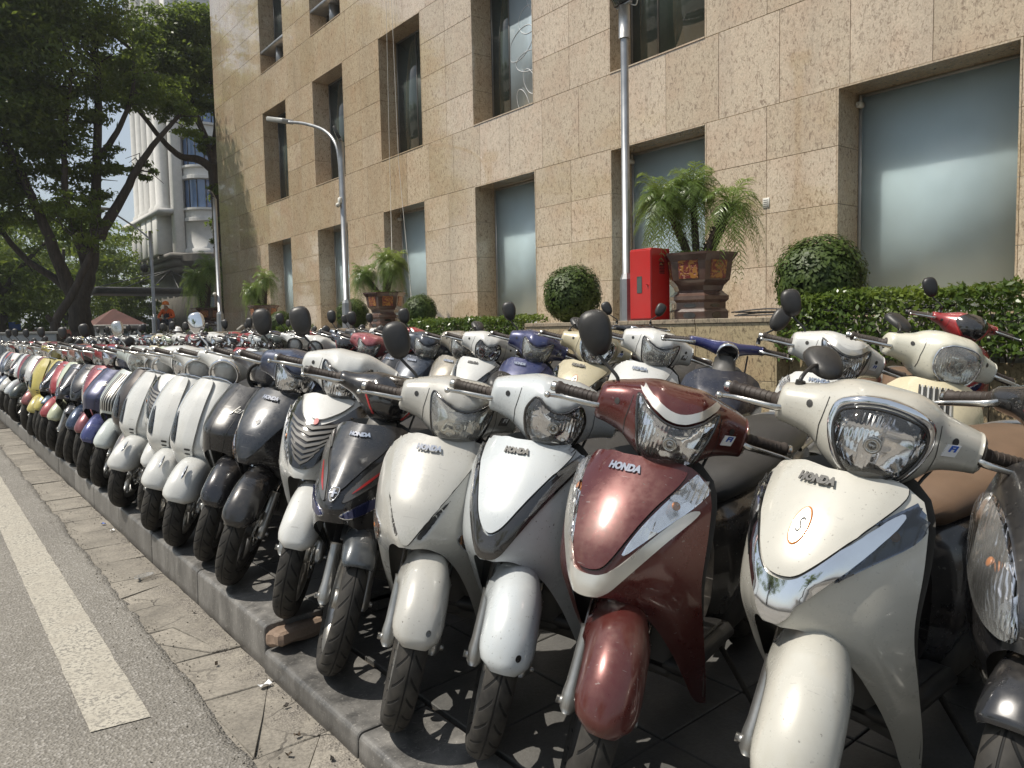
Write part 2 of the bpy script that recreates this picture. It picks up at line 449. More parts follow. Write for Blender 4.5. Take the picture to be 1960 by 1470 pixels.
def asphalt_mat():
    m, nt, b, o = new_mat('asphalt')
    g = nd(nt, 'NewGeometry').outputs['Position']
    vo = nd(nt, 'TexVoronoi', {'Vector': g, 'Scale': 95.}); sp = nd(nt, 'SeparateColor', {0: vo.outputs['Color']}).outputs[0]
    n = noise(nt, g, 1.1, 6, .6).outputs[0]; f = noise(nt, g, 60, 3, .7).outputs[0]
    c = mixc(nt, maprange(nt, n, .3, .7), (.205, .190, .165), (.275, .257, .225))
    c = mixc(nt, maprange(nt, f, .35, .7, 0, .6), c, (.16, .15, .136))
    c = mixc(nt, mathn(nt, 'MULTIPLY', maprange(nt, sp, .78, .84), .6), c, (.38, .36, .33))
    tr_ = noise(nt, nd(nt, 'Mapping', {0: g, 3: (2.2, .12, 1)}).outputs[0], 1., 4, .6).outputs[0]; c = mixc(nt, maprange(nt, tr_, .5, .7, 0, .35), c, (.08, .076, .07))
    oil = noise(nt, g, 2.7, 3, .5).outputs[0]; c = mixc(nt, maprange(nt, oil, .68, .72, 0, .5), c, (.05, .047, .043))
    dk = noise(nt, g, .45, 4, .6).outputs[0]; c = mixc(nt, maprange(nt, dk, .55, .75, 0, .35), c, (.06, .057, .053))
    h = mathn(nt, 'ADD', vo.outputs[0], mathn(nt, 'MULTIPLY', f, .7))
    setb(nt, b, col=c, rough=.86, spec=.3, nrm=bump(nt, h, .9, .006))
    return m
def concrete_mat(name, lo, hi, crack=0., rough=.85, speck=.3):
    m, nt, b, o = new_mat(name)
    g = nd(nt, 'NewGeometry').outputs['Position']; oi = nd(nt, 'ObjectInfo').outputs['Random']
    n = noise(nt, g, 3.2, 7, .62).outputs[0]; f = noise(nt, g, 70, 4, .7).outputs[0]
    c = mixc(nt, maprange(nt, n, .3, .7), lo, hi); c = mixc(nt, maprange(nt, f, .4, .7, 0, speck), c, tuple(x*.5 for x in lo))
    k = maprange(nt, oi, 0, 1, .85, 1.12); c = mixc(nt, 1., c, nd(nt, 'CombineColor', {0: k, 1: k, 2: k}).outputs[0], 'MULTIPLY')
    h = mathn(nt, 'MULTIPLY_ADD', f, .5, n)
    if crack:
        gx_ = nd(nt, 'SeparateXYZ', {0: g}).outputs[0]; gr = mathn(nt, 'MULTIPLY', maprange(nt, noise(nt, g, 8, 5, .7).outputs[0], .42, .58), maprange(nt, gx_, .90, 1.04))
        gv = nd(nt, 'TexVoronoi', {'Vector': g, 'Scale': 110.}); c = mixc(nt, mathn(nt, 'MULTIPLY', gr, .85), c, mixc(nt, nd(nt, 'SeparateColor', {0: gv.outputs['Color']}).outputs[0], (.09, .08, .07), (.30, .27, .23))); h = mathn(nt, 'MULTIPLY_ADD', mathn(nt, 'MULTIPLY', gv.outputs[0], gr), 2., h)
        w = nd(nt, 'VectorMath', {0: g, 1: nd(nt, 'VectorMath', {0: noise(nt, g, 6, 4).outputs[1], 1: (.12, .12, .12)}, operation='MULTIPLY').outputs[0]}, operation='ADD').outputs[0]
        e = nd(nt, 'TexVoronoi', {'Vector': w, 'Scale': 3.2}, feature='DISTANCE_TO_EDGE').outputs[0]
        k2 = maprange(nt, e, .004, .016); k3 = maprange(nt, noise(nt, g, 1.3, 2).outputs[0], .52, .66, 1, 0)
        k2 = mathn(nt, 'MAXIMUM', k2, k3)
        c = mixc(nt, k2, (.04, .035, .03), c); h = mathn(nt, 'MULTIPLY_ADD', k2, crack, h)
    setb(nt, b, col=c, rough=rough, nrm=bump(nt, h, .5, .01)); return m
def kerb_mat():
    m, nt, b, o = new_mat('kerb_stone')
    g = nd(nt, 'NewGeometry').outputs['Position']; oi = nd(nt, 'ObjectInfo').outputs['Random']
    n = noise(nt, nd(nt, 'Mapping', {0: g, 3: (1, 1, .35)}).outputs[0], 9, 6, .65).outputs[0]; f = noise(nt, g, 45, 4, .7, 1.5).outputs[0]
    c = mixc(nt, maprange(nt, n, .35, .7), (.075, .073, .07), (.21, .20, .185)); c = mixc(nt, maprange(nt, f, .58, .66, 0, .5), c, (.36, .34, .31))
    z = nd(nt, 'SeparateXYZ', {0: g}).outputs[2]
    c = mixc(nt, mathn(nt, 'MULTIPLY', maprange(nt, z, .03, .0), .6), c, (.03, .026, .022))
    k = maprange(nt, oi, 0, 1, .8, 1.15); c = mixc(nt, 1., c, nd(nt, 'CombineColor', {0: k, 1: k, 2: k}).outputs[0], 'MULTIPLY')
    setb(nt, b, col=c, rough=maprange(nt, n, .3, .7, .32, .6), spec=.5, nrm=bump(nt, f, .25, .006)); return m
def paintline_mat():
    m, nt, b, o = new_mat('road_paint')
    g = nd(nt, 'NewGeometry').outputs['Position']
    n = noise(nt, g, 5, 7, .7).outputs[0]; f = noise(nt, g, 70, 4, .7).outputs[0]
    c = mixc(nt, maprange(nt, n, .35, .7), (.36, .33, .275), (.47, .44, .37))
    wear = mathn(nt, 'MULTIPLY', maprange(nt, f, .48, .58), maprange(nt, n, .38, .62, .35, 1.)); c = mixc(nt, wear, c, (.15, .14, .125))
    setb(nt, b, col=c, rough=.75, nrm=bump(nt, f, .4, .006)); return m
def leaf_mat(name, a, bcol, young, trans=.35, gloss=.38):
    m, nt, b, o = new_mat(name)
    g = nd(nt, 'NewGeometry').outputs['Position']
    n = noise(nt, g, 1.1, 3).outputs[0]; f = nd(nt, 'TexWhiteNoise', {'Vector': nd(nt, 'VectorMath', {0: g, 1: (9., 9., 9.)}, operation='MULTIPLY').outputs[0]}).outputs[0]
    f = noise(nt, g, 14., 2).outputs[0]
    c = mixc(nt, maprange(nt, f, .3, .7), a, bcol); c = mixc(nt, maprange(nt, n, .52, .72, 0, .8), c, young)
    setb(nt, b, col=c, rough=gloss, spec=.45)
    t = nd(nt, 'BsdfTranslucent', {'Color': mixc(nt, .5, c, young)})
    mx = nd(nt, 'MixShader', {0: trans, 1: b.outputs[0], 2: t.outputs[0]}); nt.links.new(mx.outputs[0], o.inputs[0]); return m
def bark_mat(name, lo, hi):
    m, nt, b, o = new_mat(name)
    g = nd(nt, 'NewGeometry').outputs['Position']
    n = noise(nt, nd(nt, 'Mapping', {0: g, 3: (9, 9, 1.6)}).outputs[0], 1.5, 7, .65).outputs[0]
    setb(nt, b, col=mixc(nt, maprange(nt, n, .3, .7), lo, hi), rough=.9, nrm=bump(nt, n, .9, .03)); return m
def glass_mat(name, col, rough=.03, coat=1., met=0.):
    m, nt, b, o = new_mat(name)
    g = nd(nt, 'NewGeometry').outputs['Position']; n = noise(nt, g, .8, 3).outputs[0]
    c = mixc(nt, maprange(nt, n, .3, .7), tuple(x*.86 for x in col), tuple(x*1.1 for x in col))
    setb(nt, b, col=c, rough=rough, coat=coat, coatr=.01, metal=met, spec=.5, nrm=bump(nt, noise(nt, g, .5, 1).outputs[0], .05, .02)); return m
M['asphalt'] = asphalt_mat(); M['kerb'] = kerb_mat(); M['line'] = paintline_mat()
M['gutter'] = concrete_mat('gutter_concrete', (.20, .18, .15), (.36, .325, .27), .6, speck=.7)
M['tile'] = concrete_mat('pavement_tile', (.07, .07, .068), (.15, .145, .135), 0, .5, .25)
M['soil'] = concrete_mat('soil', (.07, .055, .04), (.12, .10, .075)); M['terrace'] = concrete_mat('terrace_paving', (.2, .19, .17), (.28, .26, .23))
M['frost'] = glass_mat('frosted_glass', (.44, .55, .575), .35, .2)
fb_ = [n for n in M['frost'].node_tree.nodes if n.type == 'BSDF_PRINCIPLED'][0]; fb_.subsurface_method = 'BURLEY'; fb_.inputs['Subsurface Weight'].default_value = .9; fb_.inputs['Subsurface Radius'].default_value = (.5, .5, .5); fb_.inputs['Subsurface Scale'].default_value = 1.; M['darkglass'] = glass_mat('dark_glass', (.05, .066, .056), .03)
M['film'] = glass_mat('film_glass', (.42, .50, .54), .3, 1.); M['blueglass'] = glass_mat('blue_glass', (.10, .17, .32), .03, 1.)
M['stucco'] = concrete_mat('pale_stucco', (.62, .61, .58), (.72, .70, .67), 0, .8, .1); M['podium'] = concrete_mat('podium_stone', (.12, .11, .095), (.18, .165, .14), 0, .6)
M['galv'] = simple('galvanised_steel', (.36, .37, .38), .42, .75, .12, 6, .05, 60, dust=.15)
M['lampgrey'] = simple('lamp_grey', (.33, .33, .31), .45, .2); M['white_pl'] = simple('white_plastic', (.62, .60, .54), .45, dust=.2)
M['firered'] = simple('fire_red', (.50, .012, .010), .32, 0, .06, 3, coat=.5, dust=.05)
M['pot'] = simple('glazed_pot', (.075, .034, .026), .25, 0, .3, 6, .2, 40, coat=.6, dust=.25)
def relief_mat():
    m, nt, b, o = new_mat('pot_relief')
    v = objvec(nt, False); n = noise(nt, v, 14, 3, .5, 2.2).outputs[0]
    k = maprange(nt, n, .47, .53)
    setb(nt, b, col=mixc(nt, k, (.20, .035, .03), (.42, .19, .045)), rough=.35, coat=.4, nrm=bump(nt, k, .8, .01)); return m
M['relief'] = relief_mat()
M['leaf_dark'] = leaf_mat('tree_leaf', (.065, .105, .018), (.12, .18, .03), (.20, .25, .04), .65)
M['leaf_light'] = leaf_mat('tree_leaf_light', (.08, .13, .02), (.14, .20, .03), (.24, .29, .04), .55)
M['leaf_hedge'] = leaf_mat('hedge_leaf', (.05, .09, .014), (.10, .16, .026), (.20, .26, .04), .4, .3)
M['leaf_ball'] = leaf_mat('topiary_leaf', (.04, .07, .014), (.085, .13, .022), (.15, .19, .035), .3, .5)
M['leaf_palm'] = leaf_mat('palm_leaf', (.13, .21, .05), (.20, .28, .07), (.28, .34, .08), .5, .3)
M['bark'] = bark_mat('tree_bark', (.022, .018, .015), (.07, .058, .048)); M['palmbark'] = bark_mat('palm_bark', (.025, .017, .012), (.09, .06, .04))
M['twig'] = simple('twig', (.07, .05, .032), .9)

# ------------------------------------------------------------------ ground, road, gutter, kerb, pavement
def gz(x, s):
    lo = .08+.065*(x-1.1); hi = .175+.032*(x-1.1)
    return min(lo, hi) if s < 3.14 else hi
rnd = random.Random(7)
MB().add(*box(-300, 500, -200, 700, -.6, -.30)).build('ground', [M['soil']], kind='structure')
# asphalt with a ragged edge above the gutter bed
ys = [-3+i*.06 for i in range(760)]; ed = [.795+.03*mnoise.noise(Vector((y*1.7, 0, 0)))+.018*mnoise.noise(Vector((y*9, 3, 0)))+.010*(rnd.random()-.5) for y in ys]
b = MB(); v = []; n = len(ys)
for y, e in zip(ys, ed): v += [(-30, y, 0), (e-.03-.02*rnd.random(), y, 0), (e, y, -.008), (e+.008, y, -.03)]
b.add(v, [(i*4+k, i*4+k+1, i*4+k+5, i*4+k+4) for i in range(n-1) for k in range(3)])
b.add(*box(-30, .80, 42.6, 160, -.1, -.003)); b.add(*box(-30, .9, -12, -3.001, -.1, -.003)); b.add(*box(-60, -30.001, -12, 160, -.1, -.004)); b.build('road', [M['asphalt']], kind='structure')
MB().add(*box(.60, 1.12, -4, 43, -.2, -.032)).build('gutter_bed', [M['soil']], kind='structure')
line = MB(); yy = 2.98; v = []
for i in range(140):
    y = 2.98+i*.08; j = .006*mnoise.noise(Vector((y*6, 1, 1))); v += [(.405+j, y+(0 if i else .02), .004), (.600+j+.004*mnoise.noise(Vector((y*9, 5, 1))), y, .004)]
line.add(v, [(2*i, 2*i+1, 2*i+3, 2*i+2) for i in range(139)]); line.build('lane_marking', [M['line']], kind='structure')
gut = empty('gutter', (0, 0, 0), kind='structure')
def poly_slab(poly, z0, z1, bev=.004):
    n = len(poly); c = np.mean(poly, 0); top = [(c[0]+(x-c[0])*.985, c[1]+(y-c[1])*.985, z) for (x, y), z in zip(poly, z1)]
    mid = [(x, y, z-bev) for (x, y), z in zip(poly, z1)]; bot = [(x, y, z0) for x, y in poly]
    v = top+mid+bot; f = [tuple(range(n))]+[(k*n+i, (k+1)*n+i, (k+1)*n+(i+1) % n, k*n+(i+1) % n) for k in (0, 1) for i in range(n)]
    return v, f
def cut(poly, p, d):
    a, bb = [], []
    n = len(poly)
    for i in range(n):
        q, r = poly[i], poly[(i+1) % n]; sq = (q[0]-p[0])*d[1]-(q[1]-p[1])*d[0]; sr = (r[0]-p[0])*d[1]-(r[1]-p[1])*d[0]
        (a if sq >= 0 else bb).append(q)
        if sq*sr < 0:
            t = sq/(sq-sr); m_ = (q[0]+(r[0]-q[0])*t, q[1]+(r[1]-q[1])*t); a.append(m_); bb.append(m_)
    return [x for x in (a, bb) if len(x) >= 3]
def shrink(poly, g):
    c = np.mean(poly, 0); return [(x-(x-c[0])/max(np.hypot(x-c[0], y-c[1]), 1e-4)*g, y-(y-c[1])/max(np.hypot(x-c[0], y-c[1]), 1e-4)*g) for x, y in poly]
y = -.6
while y < 14:
    L = .42+.12*rnd.random(); polys = [[(.745, y), (1.083, y), (1.083, y+L), (.745, y+L)]]
    if y < 5.5:
        for _ in range(rnd.choice((0, 1, 2, 3) if y < 3.6 else (0, 0, 1))):
            i = max(range(len(polys)), key=lambda q: (max(p[0] for p in polys[q])-min(p[0] for p in polys[q]))*(max(p[1] for p in polys[q])-min(p[1] for p in polys[q]))); pl = polys.pop(i); c = np.mean(pl, 0); a = rnd.uniform(0, math.pi)
            polys += cut(pl, (c[0]+rnd.uniform(-.06, .06), c[1]+rnd.uniform(-.06, .06)), (math.cos(a), math.sin(a)))
    for pl in polys:
        pl = shrink(pl, .0035); tx, ty, h = rnd.uniform(-.02, .02), rnd.uniform(-.012, .012), rnd.uniform(-.016, -.008); c = np.mean(pl, 0)
        pl2 = []
        for i in range(len(pl)):
            q, r = pl[i], pl[(i+1) % len(pl)]; pl2.append(q)
            if math.dist(q, r) > .12: pl2.append(((q[0]+r[0])/2+rnd.uniform(-.005, .005), (q[1]+r[1])/2+rnd.uniform(-.005, .005)))
        MB().add(*poly_slab(pl2, -.04, [h+(p[0]-c[0])*tx+(p[1]-c[1])*ty for p in pl2]), smooth=False).build('paving_slab', [M['gutter']], gut)
    y += L
MB().add(*box(.745, 1.083, 14.4, 43, -.04, -.012)).build('slab_strip', [M['gutter']], gut)
# grit along the broken asphalt edge
b = MB()
for i in range(2600):
    y = -1+rnd.random()**1.6*14; x = .80+rnd.gauss(0, .035) if rnd.random() < .6 else (1.075-abs(rnd.gauss(0, .03)) if rnd.random() < .6 else rnd.uniform(.5, 1.07)); r = rnd.uniform(.0018, .0055)
    z = -.010 if x > .79 else .001; P = [(x+rnd.uniform(-r, r), y+rnd.uniform(-r, r), z+(r*1.3 if k == 0 else 0)) for k in range(1)]+[(x+r*math.cos(a+k), y+r*math.sin(a+k), z) for a in (rnd.random()*3,) for k in (0, 2.1, 4.2)]
    b.add(P, [(0, 1, 2), (0, 2, 3), (0, 3, 1)], smooth=False)
b.build('gravel', [M['gutter']], kind='stuff')
# kerb
kerb = empty('kerb', (0, 0, 0), kind='structure')
def kerb_mesh(zt, L, x0=1.085, x1=1.345):
    r = .022; pr = [(x0-.004, -.05), (x0, zt-r)]+[(x0+r-r*math.cos(a), zt-r+r*math.sin(a)) for a in (R(22), R(45), R(68))]+[(x0+r, zt), ((x0+x1)/2, zt+.003), (x1, gz(x1, 5 if zt > .1 else 1)-.002), (x1, -.05)]
    rings = [[(x, y, z) for x, z in pr] for y in (0, .004, L-.004, L)]
    for k in (0, 3): rings[k] = [(x+(.003 if x < x0+.03 else 0), y, z-(.003 if z > 0 else 0)) for x, y, z in rings[k]]
    return MB().add(*loft(rings, True, True), smooth=False).mesh('kerb_stone', [M['kerb']])
kh, kl = kerb_mesh(.175, .968), kerb_mesh(.08, .856)
for i in range(41): obj('kerb_stone', kh, kerb, (rnd.uniform(-.002, .002), 3.14+i*.98, rnd.uniform(-.004, .004)))
for i in range(5): obj('kerb_stone', kl, kerb, (rnd.uniform(-.003, .003)-.012, 3.125-(i+1)*.868, rnd.uniform(-.003, .001)))
# pavement: tiles near, a sheet beyond
pav = empty('pavement', (0, 0, 0), kind='structure'); T = .40
def pav_sheet(x0, x1, y0, y1, dz, nm, mt):
    nx = 12; v = []; st = 4 if y0 > 3 else 1
    for i in range(nx+1):
        x = x0+(x1-x0)*i/nx; v += [(x, y0, gz(x, st)+dz), (x, y1, gz(x, st)+dz)]
    return MB().add(v, [(2*i, 2*i+2, 2*i+3, 2*i+1) for i in range(nx)], smooth=False).build(nm, [mt], pav)
pav_sheet(1.30, 7.6, -3, 3.14, -.02, 'bedding', M['soil']); pav_sheet(1.30, 7.6, 3.14, 14, -.02, 'bedding', M['soil'])
MB().add([(1.34, 3.14, .05), (7.6, 3.14, .05), (7.6, 3.14, gz(7.6, 4)-.02), (1.34, 3.14, gz(1.34, 4)-.02)], [(0, 1, 2, 3)]).build('step_face', [M['kerb']], pav)
for i in range(11):
    for j in range(24):
        x0 = 1.352+i*T; y0 = -2.06+j*T; x1 = x0+T-.006; y1 = y0+T-.006
        if y0 < 3.14 < y1:
            if 3.14-y0 > .2: y1 = 3.136
            else: y0 = 3.144
        st = 1 if y1 < 3.14 else 4; jz = rnd.uniform(-.002, .002)
        pl = [(x0, y0), (x1, y0), (x1, y1), (x0, y1)]
        MB().add(*poly_slab(pl, gz(x0, st)-.03, [gz(p[0], st)+jz for p in pl], .003), smooth=False).build('tile', [M['tile']], pav)
pav_sheet(1.346, 5.75, 7.55, 43, 0, 'far_paving', M['tile']); pav_sheet(5.752, 7.6, -3, 3.14, 0, 'back_paving', M['tile']); pav_sheet(5.752, 7.6, 3.142, 43, 0, 'back_paving', M['tile'])
MB().add(*box(.9, 60, 43.002, 160, -.1, .10)).build('far_street', [M['tile']], kind='structure')
MB().add(*box(-60, -9, -60, 160, -.2, .16)).build('far_pavement', [M['terrace']], kind='structure')

# ------------------------------------------------------------------ stone-clad building
FX = 9.0
bld = empty('stone_building', (FX, 0, 0), label='office block clad in polished yellow granite with deep-set square windows', cat='building')
def bpart(name, mb, mats, **kw):
    for i, (x, y, z) in enumerate(mb.v): mb.v[i] = (x-FX, y, z)
    return mb.build(name, mats, bld, **kw)
S0, PITCH, WW = 8.93, 3.79, 1.90
floors = []  # (z bottom of opening, z top)
zb0, OH, BH = 1.44, 2.78, 1.17
FL = [(1.44, 4.22)]
for k in range(1, 5): FL.append((FL[-1][1]+BH, FL[-1][1]+BH+2.84))
wins = [(S0+PITCH*k-WW, S0+PITCH*k) for k in range(-3, 5)]; wins[2] = (3.10, 5.08)
SEND = 28.75; S_BEG = -5.5
CAMP = Vector((0, 0, 1.4))
cmi = S.camera.matrix_world.inverted()
def inview(p, mg=.12):
    q = cmi @ Vector(p)
    if q.z > -.1: return False
    return abs(q.x/-q.z)*.75*2 < 1+mg*2 and abs(q.y/-q.z)*.75*2*4/3 < 1+mg*2
near_p = []; far_p = MB()
GAP = .005
def panel(y0, y1, z0, z1):
    if y1-y0 < .05: return
    cy, cz = (y0+y1)/2, (z0+z1)/2
    vis = any(inview((FX, a, c_), .06) for a in (y0, cy, y1) for c_ in (z0, cz, z1))
    g = GAP/2; jx = rnd.uniform(-.0012, .0012)
    y0 += g; y1 -= g; z0 += g; z1 -= g; e = .003
    v = [(FX+jx, y0+e, z0+e), (FX+jx, y1-e, z0+e), (FX+jx, y1-e, z1-e), (FX+jx, y0+e, z1-e), (FX+jx+e, y0, z0), (FX+jx+e, y1, z0), (FX+jx+e, y1, z1), (FX+jx+e, y0, z1), (FX+.03, y0, z0), (FX+.03, y1, z0), (FX+.03, y1, z1), (FX+.03, y0, z1)]
    f = [(3, 2, 1, 0)]+[(k*4+i, k*4+(i+1) % 4, (k+1)*4+(i+1) % 4, (k+1)*4+i) for k in (0, 1) for i in range(4)]
    if vis and len(near_p) < 299:
        mb = MB().add(v, f, smooth=False); near_p.append(1); bpart('granite_panel', mb, [M['granite']])
    else: far_p.add(v, f, smooth=False)
off = PITCH/4
for fi, (za, zt_) in enumerate(FL):
    rows = 4; rh = (zt_-za)/rows
    segs = []; prev = S_BEG
    for (a, c_) in wins: segs.append((prev, a)); prev = c_
    segs.append((prev, SEND))
    for (a, c_) in segs:
        n = max(1, round((c_-a)/(PITCH/4)))
        for i in range(n):
            for r_ in range(rows): panel(a+(c_-a)*i/n, a+(c_-a)*(i+1)/n, za+rh*r_, za+rh*(r_+1))
    y = S_BEG+.33*off
    z0, z1 = zt_, zt_+BH
    y = S_BEG
    while y < SEND-.05:
        panel(y, min(y+off, SEND), z0, z1); y += off
top = FL[-1][1]+BH
bpart('upper_panels', far_p, [M['granite']], kind='stuff')
core = MB()   # backing wall behind the cladding, with openings
segs = []; prev = S_BEG
for (a, c_) in wins: segs.append((prev, a)); prev = c_
segs.append((prev, SEND))
for a, c_ in segs: core.add(*box(FX+.028, FX+.9, a+.002, c_-.002, .2, top))
for (a, c_) in wins:
    zs = [(.2, FL[0][0])]+[(FL[i][1], FL[i+1][0] if i+1 < len(FL) else top) for i in range(len(FL))]
    for z0, z1 in zs: core.add(*box(FX+.028, FX+.9, a-.002, c_+.002, z0+.001, z1-.001))
core.add(*box(FX+.901, FX+14, S_BEG, SEND-.002, .2, top)); bpart('wall_core', core, [M['granite_wall']])
side = MB()
for r_ in range(int((top-1.4)/.71)):
    for i in range(9): side.add(*box(FX+.01+i*1.5, FX+1.5+i*1.5, SEND-.001, SEND+.02, 1.44+r_*.71, 1.44+r_*.71+.702))
bpart('side_panels', side, [M['granite']], kind='stuff')
DEP = .52
for fi, (za, zt_) in enumerate(FL):
    for wi, (a, c_) in enumerate(wins):
        if not any(inview((FX, y, z), .25) for y in (a, (a+c_)/2, c_) for z in (za, (za+zt_)/2, zt_)): continue
        w = empty('window', (0, (a+c_)/2, 0)); w.parent = bld
        oy = (a+c_)/2
        def wp(name, mb, mats, par=None):
            for i, (x, y, z) in enumerate(mb.v): mb.v[i] = (x-FX, y-oy, z)
            return mb.build(name, mats, w)
        rv = MB(); t = .022
        for r_ in range(4):
            z0 = za+(zt_-za)*r_/4+.003; z1 = za+(zt_-za)*(r_+1)/4-.003
            rv.add(*box(FX-.002, FX+DEP, c_-t, c_-.001, z0, z1), smooth=False); rv.add(*box(FX-.002, FX+DEP, a+.001, a+t, z0, z1), smooth=False)
        rv.add(*box(FX-.004, FX+DEP, a+t+.001, c_-t-.001, zt_-t, zt_-.001), smooth=False); rv.add(*box(FX-.012, FX+DEP, a+t+.001, c_-t-.001, za+.001, za+t), smooth=False)
        wp('window_reveal', rv, [M['granite']])
        fr = MB(); fw = .035; x0, x1 = FX+DEP-.05, FX+DEP-.005
        ya, yc = a+t+.002, c_-t-.002; z0, z1 = za+t+.002, zt_-t-.002
        fr.add(*box(x0, x1, ya, ya+fw, z0, z1)); fr.add(*box(x0, x1, yc-fw, yc, z0, z1)); fr.add(*box(x0, x1, ya+fw, yc-fw, z0, z0+fw)); fr.add(*box(x0, x1, ya+fw, yc-fw, z1-fw, z1))
        wp('frame', fr, [M['greyp'] if fi else M['lampgrey']])
        gx = FX+DEP-.03
        if fi == 0:
            wp('pane', MB().add(*box(gx, gx+.01, ya+fw, yc-fw, z0+fw, z1-fw)), [M['frost']])
            cc = MB().add(*bbox(FX+DEP-.15, FX+DEP-.04, yc-.075, yc-.005, z1-.17, z1-.10, .015)); cc.add(*tube([(FX+DEP-.16, yc-.04, z1-.135), (FX+DEP-.15, yc-.04, z1-.135)], .022, 12)); cc.add(*box(FX+DEP-.09, FX+DEP-.06, yc-.045, yc-.03, z1-.10, z1-.02))
            if wi in (2, 3, 5): wp('security_camera', cc, [M['white_pl']])
        elif fi == 1:
            ym = yc-.58 if wi < 5 else yc-.9
            wp('pane', MB().add(*box(gx, gx+.01, ym+.001, yc-fw, z0+fw, z1-fw)), [M['darkglass']])
            wp('pane', MB().add(*box(gx-.004, gx+.006, ya+fw, ym-.001, z0+fw, z1-fw)), [M['film'] if wi == 4 else M['darkglass']])
            wp('mullion', MB().add(*box(x0+.004, gx-.006, ym-.012, ym+.012, z0+fw, z1-fw)), [M['greyp']])
            if wi == 4:     # curved film pattern on the glass
                cp = MB()
                for q in range(7):
                    cy, cz, rr, r2, rt_ = ya+.3+.75*rnd.random(), z0+.25+q*.38, rnd.uniform(.14, .3), rnd.uniform(.2, .42), rnd.random()*3
                    pts = [(gx-.008, cy+rr*math.cos(t_)*math.cos(rt_)-r2*math.sin(t_)*math.sin(rt_), cz+rr*math.cos(t_)*math.sin(rt_)+r2*math.sin(t_)*math.cos(rt_)) for t_ in np.linspace(0, 2*math.pi, 30)]
                    pts = [(x, min(max(y, ya+.05), ym-.03), min(max(z, z0+.05), z1-.05)) for x, y, z in pts]
                    cp.add(*tube(pts, .005, 4, False))
                wp('film_pattern', cp, [M['white_s']])
        else:
            zm = z0+.62
            wp('pane', MB().add(*box(gx, gx+.01, ya+fw, yc-fw, zm+.03, z1-fw)), [M['darkglass']])
            wp('pane', MB().add(*box(gx, gx+.01, ya+fw, yc-fw, z0+fw, zm-.03)), [M['darkglass']])
            wp('ledge', MB().add(*bbox(FX+.02, FX+DEP-.052, ya, yc, zm-.03, zm+.05, .008)), [M['galv']])
            wp('mullion', MB().add(*box(FX+.15, FX+DEP-.052, (a+c_)/2-.03, (a+c_)/2+.03, z0, zm-.032)), [M['galv']])
# ropes, cable and plate on the facade
tag(MB().add(*tube([(FX-.06, 15.98, 20), (FX-.05, 15.96, 9), (FX-.08, 15.97, 5.4), (FX-.1, 15.97, 2.9)], .006, 5)).build('rope', [M['white_pl']]), 'pale rope hanging straight down the granite wall past the upper windows', 'rope')
tag(MB().add(*tube([(FX-.06, 15.75, 20), (FX-.06, 15.70, 9), (FX-.07, 15.58, 5.2), (FX-.25, 14.9, 2.2), (FX-.6, 14.3, 1.46)], .006, 5)).build('rope', [M['white_pl']]), 'second rope, slanting away to the potted palm at its foot', 'rope')
plate = tag(MB().add(*bbox(FX-.012, FX-.001, 6.005, 6.105, 2.91, 3.04, .003)).build('wall_plate', [M['white_pl']]), 'small white plate fixed to the granite between two windows', 'plate')
for k in range(4): MB().add(*box(FX-.0145, FX-.0125, 6.02, 6.09, 2.93+k*.026, 2.936+k*.026)).build('printed_line', [M['greyp']], plate)

# ------------------------------------------------------------------ terrace and retaining wall
MB().add(*box(7.30, FX+.02, -6, 30.9, .1, 1.435)).build('terrace', [M['terrace']], kind='structure')
def rwall(y0, y1, label, x=7.0):
    w = empty('retaining_wall', (x, y0, 0), label=label, cat='wall', group='granite retaining walls along the terrace')
    n = max(1, round((y1-y0)/.98)); L = (y1-y0)/n
    MB().add(*box(.026, .30, .002, y1-y0-.002, .1, 1.40)).build('wall_body', [M['granite_cap']], w)
    for i in range(n):
        for z0, z1 in ((.15, .78), (.786, 1.40)): MB().add(*bbox(0, .025, i*L+.003, (i+1)*L-.003, z0, z1, .002), smooth=False).build('granite_panel', [M['granite_wall']], w)
        MB().add(*bbox(-.02, .31, i*L+.002, (i+1)*L-.002, 1.402, 1.455, .006), smooth=False).build('cap_stone', [M['granite_cap']], w)
    for yy, sg in ((0, -1), (y1-y0, 1)): MB().add(*box(.0, .30, yy-.02 if sg < 0 else yy+.001, yy-.001 if sg < 0 else yy+.02, .15, 1.40), smooth=False).build('end_panel', [M['granite_wall']], w)
    return w
rwall(4.60, 8.70, 'granite wall below the red hose cabinet and the biggest palm pot')
rwall(12.40, 17.25, 'granite wall below the curved street lamp')
rwall(18.35, 30.8, 'long granite wall running on to the sitting worker')
for y0, y1, lb in ((-4, 4.58, 'low granite planter wall under the longest hedge'), (8.72, 12.38, 'low granite planter wall under the middle hedge'), (17.27, 18.33, 'low granite planter wall under the short far hedge')):
    w = empty('planter_wall', (7.22, y0, 0), label=lb, cat='wall'); n = max(1, round((y1-y0)/.98)); L = (y1-y0)/n
    for i in range(n): MB().add(*bbox(0, .08, i*L+.003, (i+1)*L-.003, .15, 1.02, .003), smooth=False).build('granite_panel', [M['granite_wall']], w)
    MB().add(*box(.081, .4, 0.01, y1-y0-.01, .15, 1.0)).build('soil_bed', [M['soil']], w)

